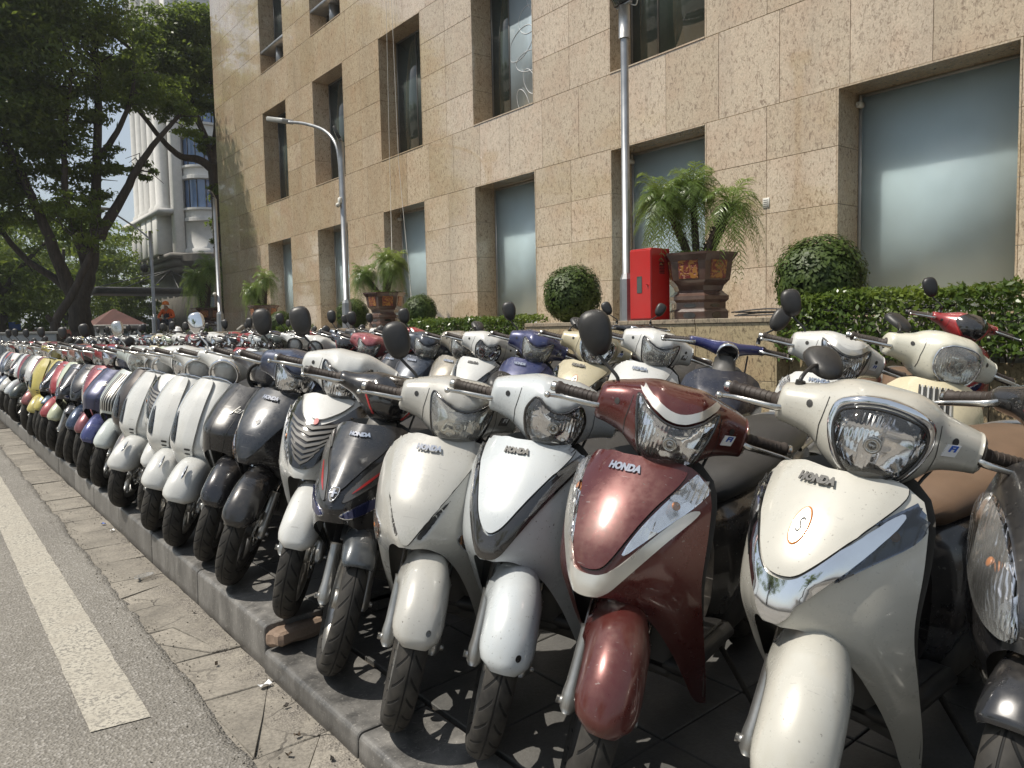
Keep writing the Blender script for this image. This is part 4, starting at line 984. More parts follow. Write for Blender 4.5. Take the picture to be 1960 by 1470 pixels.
for x in (-2.3, -1.4, -.5, .4): f_ = MB().add(*box(x, x+.6, -.93, -.902, .2, 1.45)).build('window', [M['white_pl']], t); MB().add(*box(x+.06, x+.54, -.94, -.931, .3, 1.35)).build('pane', [M['darkglass']], f_)

# ------------------------------------------------------------------ white building with round bays
t = empty('white_building', (15.8, 60, 0), label='white classical building with tall columns and curved blue bay windows', cat='building')
def wb(name, mb, mats, par=None): return mb.build(name, mats, par or t)
wb('podium', MB().add(*box(.3, 20, .4, 9.5, 0, 6.4)), [M['podium']])
wb('cornice', MB().add(*box(-.7, 20, -.8, 10, 6.4, 6.9)).add(*box(-.5, 20, -.6, 10, 6.0, 6.39)).add(*box(-.9, 20, -1.0, 10, 6.91, 7.3)), [M['podium']])
wb('podium', MB().add(*lathe([(1.9, 6.41), (2.2, 6.7), (2.2, 7.2), (1.7, 7.31)], 32), smooth=False, mtx=Matrix.Translation((1.9, -.2, 0))), [M['podium']])
wb('wall', MB().add(*box(0, 20, 0, 9.5, 7.31, 34)), [M['stucco']])
wb('corner_pilaster', MB().add(*bbox(-.35, .35, -.35, .6, 7.32, 34, .05)), [M['stucco']])
for k in range(5):
    x = -.55; y = 1.8+k*1.75
    wb('column', MB().add(*lathe([(.62, 10.6), (.62, 10.9), (.50, 11.1), (.46, 22), (.42, 29), (.6, 29.4), (.7, 30)], 20), mtx=Matrix.Translation((x, y, 0))), [M['stucco']])
    wb('pedestal', MB().add(*bbox(x-.7, x+.6, y-.65, y+.65, 7.32, 10.6, .05)), [M['stucco']])
wb('ledge', MB().add(*box(-1.4, .0, -.2, 12, 10.2, 10.55)), [M['stucco']])
for k in range(8):
    z = 10.6+k*3.05
    wb('bay_band', MB().add(*lathe([(1.35, z-1.0), (1.62, z-.95), (1.62, z-.72), (1.50, z-.68), (1.50, z-.2), (1.66, z-.15), (1.66, z), (1.35, z+.02)], 36), smooth=False, mtx=Matrix.Translation((1.95, -.1, 0))), [M['stucco']])
    f_ = wb('bay_window', MB().add(*lathe([(1.40, z+.02), (1.40, z+2.03)], 36), mtx=Matrix.Translation((1.95, -.1, 0))), [M['blueglass']])
    for q in range(8):
        a = math.pi+q*math.pi/7; wb('mullion', MB().add(*box(1.95+1.41*math.cos(a)-.03, 1.95+1.41*math.cos(a)+.03, -.1+1.41*math.sin(a)-.03, -.1+1.41*math.sin(a)+.03, z+.02, z+2.03)), [M['blackp']], f_)
wb('bay_base', MB().add(*lathe([(1.7, 7.32), (1.7, 7.6), (1.55, 7.7), (1.55, 9.5), (1.68, 9.58)], 36), mtx=Matrix.Translation((1.95, -.1, 0))), [M['stucco']])
for k in range(3): wb('podium_window', MB().add(*box(1.2+k*3.2, 3.0+k*3.2, .34, .39, 1.5, 5.2)), [M['darkglass']])
t = empty('glass_canopy', (9.4, 47, 3.7), label='dark entrance canopy reaching out to the left of the white building', cat='canopy'); MB().add(*bbox(-1.6, 6, -.6, 2.4, 0, .35, .05)).build('canopy_slab', [M['blackp']], t)
for k in range(5): MB().add(*tube([(-1.4+k*1.4, 0, .36), (2.5, .5, 1.4)], .03, 6)).build('tie_rod', [M['blackp']], t)
# ------------------------------------------------------------------ people
def skin_body(name, V, E, Rr, cols, parent, sub=2):
    """continuous body grown round a skeleton; cols gives a material per joint"""
    me = bpy.data.meshes.new('sk'); me.from_pydata(V, E, []); o = bpy.data.objects.new('sk', me); COL.objects.link(o)
    sm = o.modifiers.new('s', 'SKIN'); 
    for i, r in enumerate(Rr): me.skin_vertices[0].data[i].radius = (r, r)
    me.skin_vertices[0].data[0].use_root = True
    ss = o.modifiers.new('u', 'SUBSURF'); ss.levels = sub; ss.render_levels = sub
    bpy.context.view_layer.update(); m2 = bpy.data.meshes.new_from_object(o.evaluated_get(bpy.context.evaluated_depsgraph_get()))
    bpy.data.objects.remove(o); mats = []
    for c in cols:
        if c not in mats: mats.append(c)
    m2.materials.clear()
    for c in mats: m2.materials.append(c)
    ed = [(Vector(V[a]), Vector(V[b]), cols[b]) for a, b in E]
    for p in m2.polygons:
        c = p.center; best = None
        for a, b_, k in ed:
            ab = b_-a; t_ = max(0, min(1, (c-a).dot(ab)/max(ab.length_squared, 1e-9))); d = (c-(a+ab*t_)).length
            if best is None or d < best[0]: best = (d, k)
        p.material_index = mats.index(best[1]); p.use_smooth = True
    return obj(name, m2, parent)
skinm = simple('skin', (.32, .18, .11), .55); orange = simple('orange_cloth', (.55, .10, .02), .8); navyc = simple('dark_cloth', (.03, .035, .045), .85); greyc = simple('grey_cloth', (.09, .09, .11), .85); beigec = simple('beige_cloth', (.40, .38, .32), .8); shoe = simple('shoe', (.35, .34, .32), .6)
def person_sit(loc, rz, label):
    t = empty('person', loc, rz, label=label, cat='person')
    V = [(0, 0, .34), (.05, 0, .55), (.14, 0, .76), (.20, 0, .87), (.24, 0, .96),
         (.12, .17, .76), (.22, .27, .56), (.42, .14, .50), (.48, .08, .50), (.12, -.17, .76), (.22, -.27, .56), (.42, -.14, .50), (.48, -.06, .50),
         (.02, .10, .33), (.38, .20, .48), (.40, .20, .08), (.52, .21, .05), (.02, -.10, .33), (.38, -.20, .48), (.40, -.20, .08), (.52, -.21, .05)]
    E = [(0, 1), (1, 2), (2, 3), (3, 4), (2, 5), (5, 6), (6, 7), (7, 8), (2, 9), (9, 10), (10, 11), (11, 12), (0, 13), (13, 14), (14, 15), (15, 16), (0, 17), (17, 18), (18, 19), (19, 20)]
    Rr = [.13, .13, .14, .05, .085, .065, .05, .036, .03, .065, .05, .036, .03, .09, .075, .048, .04, .09, .075, .048, .04]
    cols = [greyc, navyc, navyc, skinm, skinm, orange, orange, orange, skinm, orange, orange, orange, skinm, greyc, greyc, greyc, shoe, greyc, greyc, greyc, shoe]
    skin_body('body', V, E, Rr, cols, t)
    hm = MB().add(*lathe([(.13, .98), (.155, .985), (.115, 1.0), (.11, 1.06), (.07, 1.11), (.01, 1.125)], 20), mtx=Matrix.Translation((.23, 0, 0))); hm.build('helmet', [simple('helmet_orange', (.62, .16, .02), .3)], t)
    nz = MB().add(*ellipsoid((.325, 0, .955), (.018, .014, .02), 8, 6)); nz.build('nose', [skinm], t)
    return t
person_sit((7.12, 28.9, 1.46), R(235), 'worker in orange helmet and orange sleeves, seated hunched on the wall end')
st = MB().add(*bbox(6.95, 7.4, 28.75, 29.2, 1.46, 1.72, .02)); tag(st.build('stone_block', [M['granite_cap']]), 'low stone block the orange-helmeted worker sits on', 'block')
def person_bend(loc, rz, label):
    t = empty('person', loc, rz, label=label, cat='person')
    V = [(-.15, 0, .72), (-.05, 0, .92), (.10, 0, 1.08), (.18, 0, 1.16), (.23, 0, 1.25),
         (.08, .19, 1.08), (.14, .27, .85), (.32, .20, .70), (.38, .17, .68), (.08, -.19, 1.08), (.14, -.27, .85), (.32, -.20, .70), (.38, -.17, .68),
         (-.14, .10, .68), (.08, .12, .40), (-.05, .12, .06), (.12, .12, .04), (-.14, -.10, .68), (.08, -.12, .40), (-.05, -.12, .06), (.12, -.12, .04)]
    E = [(0, 1), (1, 2), (2, 3), (3, 4), (2, 5), (5, 6), (6, 7), (7, 8), (2, 9), (9, 10), (10, 11), (11, 12), (0, 13), (13, 14), (14, 15), (15, 16), (0, 17), (17, 18), (18, 19), (19, 20)]
    Rr = [.13, .14, .15, .05, .085, .065, .05, .036, .03, .065, .05, .036, .03, .09, .075, .05, .045, .09, .075, .05, .045]
    cols = [greyc, beigec, beigec, skinm, skinm, beigec, beigec, beigec, skinm, beigec, beigec, beigec, skinm, greyc, greyc, greyc, shoe, greyc, greyc, greyc, shoe]
    skin_body('body', V, E, Rr, cols, t)
    MB().add(*lathe([(.125, 1.27), (.15, 1.272), (.118, 1.29), (.11, 1.35), (.07, 1.40), (.01, 1.415)], 20), mtx=Matrix.Translation((.22, 0, 0))).build('helmet', [M['white_s']], t)
    return t
person_bend((6.2, 24.0, gz(6.2, 24)-.12), R(240), 'man in white helmet and beige shirt stooping among the second-row scooters')
# cut stones and scraps lying on the wall
for i, (x, y, s_) in enumerate([(7.2, 20.6, .16), (7.25, 20.2, .13), (7.2, 19.75, .17), (7.15, 21.4, .12)]):
    b = MB().add(*bbox(-s_, s_, -s_*.45, s_*.45, 0, s_*.8, .02), mtx=Matrix.Rotation(.4+i, 4, 'Z') @ Matrix.Rotation(-.6+.4*i, 4, 'Y'))
    tag(b.build('stone_offcut', [M['terrace']]), ['upright grey stone offcut just left of the far palm pot foot', 'smaller grey offcut leaning in front of the far palm pot', 'grey stone offcut to the right of the far palm pot foot', 'leftmost grey offcut on the wall before the far palm pot'][i], 'stone', 'stone offcuts on the granite wall').location = (x, y, 1.47+s_*.2)
# cables on the wall cap
cbm = MB(); rr = random.Random(4)
for k in range(5):
    p = [(7.1+rr.uniform(-.04, .08), 5.2-.45*i+rr.uniform(-.05, .05), 1.468+.012*k+rr.uniform(0, .03)) for i in range(6)]; cbm.add(*tube(smooth_path(p, 4), .008, 5))
tag(cbm.build('cable_bundle', [M['blackp']]), 'tangle of dark cables along the terrace edge right of the palm pot', 'cable')
# brick bridging the kerb step
bk = bmesh.new(); v, f = bbox(-.13, .13, -.055, .055, 0, .062, .014)
for p in v: bk.verts.new(p)
bk.verts.ensure_lookup_table()
for q in f: bk.faces.new([bk.verts[i] for i in q])
bmesh.ops.subdivide_edges(bk, edges=bk.edges[:], cuts=3, use_grid_fill=True)
for p in bk.verts: p.co += Vector((mnoise.noise(p.co*18), mnoise.noise(p.co*18+Vector((5, 0, 0))), mnoise.noise(p.co*18+Vector((0, 7, 0)))))*.012
me = bpy.data.meshes.new('brick'); bk.to_mesh(me); bk.free(); me.materials.append(concrete_mat('old_brick', (.15, .10, .07), (.26, .19, .14)))
o = obj('brick', me, None, (1.21, 3.09, .10), label='worn reddish brick wedged at the step in the kerb', cat='brick'); o.rotation_euler = (R(-8), R(3), R(20))
# litter
t = tag(MB().add(*lathe([(.001, 0.0), (.030, 0), (.036, .012), (.040, .014), (.042, .011)], 24)).build('cup_lid', [lens_mat('clear_plastic', (.9, .9, .9), frost=.35)]), 'crumpled clear plastic lid lying in the gutter', 'lid'); t.location = (.965, 4.76, .0); t.scale = (1.5, .9, 1.2); t.rotation_euler.z = .5
def scrap(x, y, z, w, l, mt, label, rz=0.):
    n = 5; v = [(w*(i/(n-1)-.5), l*(j-.5), .006*math.sin(i*1.4+j*2)+.006) for i in range(n) for j in (0, 1)]; o = MB().add(v+[(a, b_, c-.0015) for a, b_, c in v], [(2*i, 2*i+1, 2*i+3, 2*i+2) for i in range(n-1)]+[(10+2*i, 10+2*i+2, 10+2*i+3, 10+2*i+1) for i in range(n-1)], smooth=False).build('paper_scrap' if mt not in (M['bark'], M['twig']) else 'dry_leaf', [mt]); o.location = (x, y, z); o.rotation_euler.z = rz
    return tag(o, label, 'litter')
scrap(1.02, 2.97, -.004, .055, .022, M['white_s'], 'folded white paper scrap in the gutter below the brick', .3); scrap(1.03, 6.36, -.004, .03, .025, M['blue_s'], 'small blue scrap by the kerb', 1.)
scrap(1.04, 6.1, -.004, .035, .02, M['white_s'], 'small white scrap by the kerb near the blue one', .4)
for i, (x, y) in enumerate([(.97, 2.52), (1.0, 2.3), (.9, 2.42), (1.02, 2.75), (.93, 3.3), (1.03, 4.0), (.88, 2.2)]): o = scrap(x, y, -.006, .022, .012, M['bark'] if i % 2 else M['twig'], 'dry brown leaf scrap in the cracked gutter', i*1.1); o['group'] = 'dry scraps in the gutter'; o['category'] = 'leaf'; o.name = 'dry_leaf'

# ------------------------------------------------------------------ scooter kit (forward +x, rider's left +y, front wheel touches the ground at the origin)
AX_P = Vector((.08, 0, 0)); AX_D = Vector((-math.sin(R(26)), 0, math.cos(R(26))))
def steer_m(a): return Matrix.Translation(AX_P) @ Matrix.Rotation(a, 4, AX_D) @ Matrix.Translation(-AX_P)
HONDA = [(.17, -.25, .175, .11), (.33, -.12, .198, .16), (.47, -.02, .208, .21), (.60, .045, .212, .25), (.70, .01, .214, .24),
         (.80, -.075, .208, .19), (.86, -.145, .185, .14), (.91, -.21, .15, .09)]
HZB = [(0, .598), (.22, .594), (.42, .565), (.56, .50), (.68, .40), (.77, .29), (.84, .21), (.91, .18), (1, .175)]
SHM = [(.12, -.27, .175, .10), (.28, -.16, .20, .14), (.45, -.04, .212, .19), (.60, .03, .214, .23), (.70, .005, .214, .24),
         (.80, -.075, .208, .19), (.86, -.145, .185, .14), (.91, -.21, .15, .09)]
SZB = [(0, .598), (.22, .592), (.42, .56), (.56, .49), (.68, .38), (.76, .26), (.82, .17), (.9, .13), (1, .125)]
HZT = [(0, .905), (.5, .91), (.85, .895), (1, .86)]
VESPA = [(.22, -.24, .15, .08), (.34, -.15, .19, .10), (.46, -.06, .205, .12), (.56, -.015, .21, .125), (.68, -.05, .205, .115),
         (.80, -.115, .185, .10), (.88, -.175, .155, .085), (.94, -.22, .12, .06)]
VZB = [(0, .455), (.3, .445), (.55, .405), (.8, .30), (1, .23)]
VZT = [(0, .93), (.5, .93), (.85, .905), (1, .86)]
JANUS = [(.20, -.24, .14, .10), (.33, -.14, .18, .13), (.47, -.03, .195, .17), (.58, .05, .20, .21), (.68, .055, .205, .22),
         (.78, -.02, .195, .18), (.86, -.12, .17, .13), (.91, -.19, .14, .09)]
SPORT = [(.20, -.25, .12, .10), (.33, -.13, .17, .18), (.46, .0, .20, .27), (.56, .10, .205, .33), (.64, .095, .205, .32),
         (.76, -.01, .20, .24), (.86, -.13, .17, .15), (.92, -.20, .13, .09)]
def make_shell(prof, zb, zt, p=2.1, ridge=0., nu=61, nv=40, crease=.0):
    vs = []
    for i in range(nu):
        t = -1+2*i/(nu-1); at = abs(t)
        for j in range(nv):
            v = j/(nv-1); z = interp(zb, at)*(1-v)+interp(zt, at)*v
            Fz, Wz, Dz = (interp(prof, z, k) for k in (1, 2, 3))
            x = Fz-Dz*(1-crease)*at**p-Dz*crease*1.6*max(0, at-(.10+.62*v))
            if ridge: x += ridge*max(0, 1-at/.28)*min(1, v*6)*(1-v*.6)
            vs.append((x, t*Wz, z))
    fs = [(a, b, c, d) for a, b, c, d in grid_faces(nu, nv)]
    # orient towards +x
    return vs, fs
def shell_back(prof, zb, zt, depth=.035, nu=17, nv=20, low=.21):
    vs = []
    for i in range(nu):
        t = -1+2*i/(nu-1); at = abs(t)
        for j in range(nv):
            v = j/(nv-1); z = low*(1-v)+interp(zt, at)*v
            Fz, Wz, Dz = (interp(prof, z, k) for k in (1, 2, 3))
            xe = Fz-Dz
            vs.append((xe-.012-depth*(1-t*t), t*Wz*.985, z-.004))
    return vs, grid_faces(nu, nv)
def make_cowl(sec, n=2.3, nu=41, nv=40):
    """loft across the bike; sec rows: |y|, x, z, rx, rz"""
    ym = sec[-1][0]; vs = []
    for i in range(nu):
        y = -ym+2*ym*i/(nu-1); a = abs(y)
        xc, zc, rx, rz = (interp(sec, a, k) for k in (1, 2, 3, 4))
        for j in range(nv):
            q = 2*math.pi*j/nv; c, s = math.cos(q), math.sin(q)
            vs.append((xc+rx*math.copysign(abs(c)**(2/n), c), y, zc+rz*math.copysign(abs(s)**(2/n), s)))
    fs = grid_faces(nu, nv, False, True)
    k = len(vs)
    for i in (0, nu-1):
        y = vs[i*nv][1]; sg = -1 if i == 0 else 1
        xc, zc = interp(sec, ym, 1), interp(sec, ym, 2)
        m = len(vs)
        vs += [(xc+(vs[i*nv+j][0]-xc)*.8, y+sg*.008, zc+(vs[i*nv+j][2]-zc)*.8) for j in range(nv)]
        fs += [(i*nv+j, i*nv+(j+1) % nv, m+(j+1) % nv, m+j) for j in range(nv)]
        fs.append(tuple(range(m, m+nv)))
    return vs, fs
def recess(vs, ol, depth, soft=.014, xmin=-9, zcond=None):
    P = [(v[1], v[2]) for v in vs]; k = inside(P, ol); d = edist(P, ol); out = []
    for v, i, e in zip(vs, k, d):
        if i and v[0] > xmin:
            t = min(1, e/soft); out.append((v[0]-depth*t*t*(3-2*t), v[1], v[2]))
        else: out.append(v)
    return out
def lamp_set(bvh, ol, bez=.010, depth=.03, mats=('chrome', 'lens', 'reflector'), bulb=None, dome=.012, res=.009, old=False):
    """bezel, reflector bowl, bulb and clear cover; returns (main mesh, [(sub name, mesh)])"""
    inn = inset(ol, bez*.9)
    def bowl(d):
        t = min(1, d/.035); return .006-(depth-.002)*(1-(1-t)**2)
    def cover(d):
        t = min(1, d/.04); return .009+dome*(1-(1-t)**2)
    refl = patch(bvh, inn, 0, res, 0, 0, bowl)
    cov = patch(bvh, inn, 0, res*1.4, 0, 0, cover)
    bz = ringpatch(bvh, ol, bez)
    subs = [('reflector', refl, [M[mats[2]]])]
    if bulb:
        q, n = project(bvh, bulb[0], bulb[1]); r = bulb[2] if len(bulb) > 2 else .018
        m = Matrix.Translation(q-n*(depth*.25)) @ n.to_track_quat('Z', 'Y').to_matrix().to_4x4()
        b = MB(); b.add(*lathe([(r*.96, -.006), (r, .004), (r*.9, .009), (r*.72, .010), (r*.66, .006), (r*.5, .006), (r*.42, .011), (.002, .014)], 24), mtx=m)
        subs.append(('bulb', b, [M['steel']]))
    subs.append(('lens', cov, [M[mats[1]]]))
    return bz, subs, M[mats[0]]
def make_fender(Rw=.262, w=.078, gap=.042, a0=28, a1=172, h=.085, tipw=.6, flare=0., sharp=0.):
    """front mudguard over the wheel; angles in degrees from straight ahead"""
    rings = []; na = 26; ns = 17
    for i in range(na+1):
        t = i/na; a = R(a0+(a1-a0)*t)
        e = min(1, t/.13); ww = w*(tipw+(1-tipw)*math.sqrt(max(0, 1-(1-e)**2)))
        hh = h*(.35+.65*e)+flare*math.exp(-((t-.50)/.13)**2)
        r0 = Rw+gap-.012*(1-e)
        ring = []
        for j in range(ns):
            s = -1+2*j/(ns-1); th = s*math.pi*.5
            yy = ww*math.copysign(abs(math.sin(th))**.86, th); rr = r0-hh*(1-math.cos(th))**1.15
            rr += sharp*max(0, 1-abs(s)/.35)
            if abs(s) > .8: yy += math.copysign(flare*.25*math.exp(-((t-.50)/.13)**2), s)
            ring.append((rr*math.cos(a), yy, Rw+rr*math.sin(a)))
        rings.append(ring)
    v = [p for r in rings for p in r]; f = [q[::-1] for q in grid_faces(na+1, ns)]
    # thickness: inner copy
    n = len(v); c = Vector((0, 0, Rw)); v2 = []
    for x, y, z in v:
        d = Vector((x, y*2.2, z-Rw)); d.normalize(); v2.append((x-d.x*.005, y-d.y*.004, z-d.z*.005))
    f2 = [tuple(i+n for i in q[::-1]) for q in f]
    rim = []
    N = na+1
    loop = [j for j in range(ns)]+[i*ns+ns-1 for i in range(1, N)]+[(N-1)*ns+j for j in range(ns-2, -1, -1)]+[i*ns for i in range(N-2, 0, -1)]
    for i in range(len(loop)): a, b = loop[i], loop[(i+1) % len(loop)]; rim.append((b, a, a+n, b+n))
    return v+v2, f+f2+rim
def wheel_parts(Rw=.262, tw=.045, rr=.178, spokes=5):
    """tyre, rim, brake disc round the local origin, axle along y"""
    t = MB(); pr = []
    for i in range(19):
        a = -math.pi*.5-1.9+(3.8)*i/18+math.pi*.5  # outer sweep
        pr.append((Rw-tw*.92+math.cos(a)*tw*.92, math.sin(a)*tw))
    pr.append((rr+.004, .026)); pr.insert(0, (rr+.004, -.026))
    t.add(*lathe(pr, 56, 'y'))
    r = MB()
    r.add(*lathe([(rr+.006, -.034), (rr+.008, -.030), (rr-.006, -.026), (rr-.016, -.012), (rr-.016, .012), (rr-.006, .026), (rr+.008, .030), (rr+.006, .034), (rr-.004, .033), (rr-.022, .016), (rr-.024, 0), (rr-.022, -.016), (rr-.004, -.033), (rr+.006, -.034)], 48, 'y'))
    r.add(*lathe([(.0, -.04), (.034, -.04), (.038, -.034), (.038, .034), (.034, .04), (0, .04)], 20, 'y'))
    for k in range(spokes):
        a = 2*math.pi*k/spokes
        for da in (-.20, .20):
            p0 = Vector((math.cos(a)*.03, 0, math.sin(a)*.03)); p1 = Vector((math.cos(a+da*.45)*rr*.55, .004, math.sin(a+da*.45)*rr*.55)); p2 = Vector((math.cos(a+da)*(rr-.018), 0, math.sin(a+da)*(rr-.018)))
            rad = [.013, .009, .011]; pp = [p0, p1, p2]; rings = []
            for i, p in enumerate(pp):
                tt = (pp[min(i+1, 2)]-pp[max(i-1, 0)]).normalized(); s = tt.cross(Vector((0, 1, 0)))
                rings.append([p+s*rad[i]*cx+Vector((0, 1, 0))*.015*cy for cx, cy in ((-1, -.6), (-.5, -1), (.5, -1), (1, -.6), (1, .6), (.5, 1), (-.5, 1), (-1, .6))])
            r.add(*loft(rings))
    d = MB(); n = 40
    d.add(*lathe([(.062, .052), (.098, .052), (.098, .056), (.062, .056), (.062, .052)], 40, 'y'), smooth=False)
    for k in range(5):
        a = 2*math.pi*k/5+.3; d.add(*tube([(math.cos(a)*.03, .048, math.sin(a)*.03), (math.cos(a+.2)*.066, .054, math.sin(a+.2)*.066)], .006, 6))
    return t, r, d
def rot_y_path(pts, sgn): return [(x, y*sgn, z) for x, y, z in pts]
def cowl_ends(sec): y = sec[-1][0]; return interp(sec, y, 1), y, interp(sec, y, 2)
CW_A = [(0, -.315, .985, .132, .116), (.05, -.318, .987, .126, .113), (.10, -.336, .992, .102, .094), (.14, -.354, .995, .076, .066), (.19, -.37, .992, .062, .054), (.225, -.378, .988, .054, .048)]
CW_B = [(0, -.315, .985, .135, .115), (.05, -.318, .989, .128, .112), (.09, -.334, .996, .105, .096), (.13, -.354, 1.0, .082, .076), (.17, -.367, .998, .068, .064), (.205, -.375, .992, .058, .054)]
CW_V = [(0, -.325, .985, .115, .10), (.04, -.33, .99, .11, .098), (.08, -.35, 1.0, .085, .075), (.12, -.368, 1.008, .055, .05), (.16, -.378, 1.01, .042, .04), (.195, -.385, 1.008, .038, .036)]
CW_E = [(0, -.325, .995, .13, .10), (.05, -.33, 1.0, .12, .095), (.10, -.348, 1.01, .085, .07), (.15, -.368, 1.022, .055, .042), (.20, -.382, 1.028, .04, .03)]
CW_T = [(0, -.35, 1.01, .05, .045), (.05, -.355, 1.012, .045, .038), (.10, -.37, 1.02, .036, .03), (.15, -.38, 1.026, .03, .026), (.19, -.387, 1.028, .028, .024)]
L_A = sym([(0, .888), (.03, .892), (.06, .918), (.088, .965), (.100, 1.005), (.094, 1.045), (.055, 1.068), (0, 1.076)])
L_Ai = sym([(0, .900), (.028, .904), (.054, .928), (.078, .968), (.087, 1.003), (.080, 1.034), (.048, 1.050), (0, 1.056)])
L_B = sym([(0, .886), (.035, .888), (.062, .903), (.080, .945), (.100, 1.01), (.110, 1.058), (.10, 1.064), (.065, 1.040), (.03, 1.022), (0, 1.018)])
L_C = sym([(0, .890), (.04, .894), (.072, .92), (.090, .965), (.094, 1.005), (.072, 1.046), (.058, 1.048), (.028, 1.022), (0, 1.016)])
L_D = sym([(0, .886), (.04, .888), (.072, .906), (.092, .955), (.108, 1.03), (.100, 1.056), (.065, 1.036), (.03, 1.018), (0, 1.014)])
sc_ = lambda L_, k: [(y*k, .98+(z-.98)*k) for y, z in L_]
L_A = sc_(L_A, 1.13); L_Ai = sc_(L_Ai, 1.13)
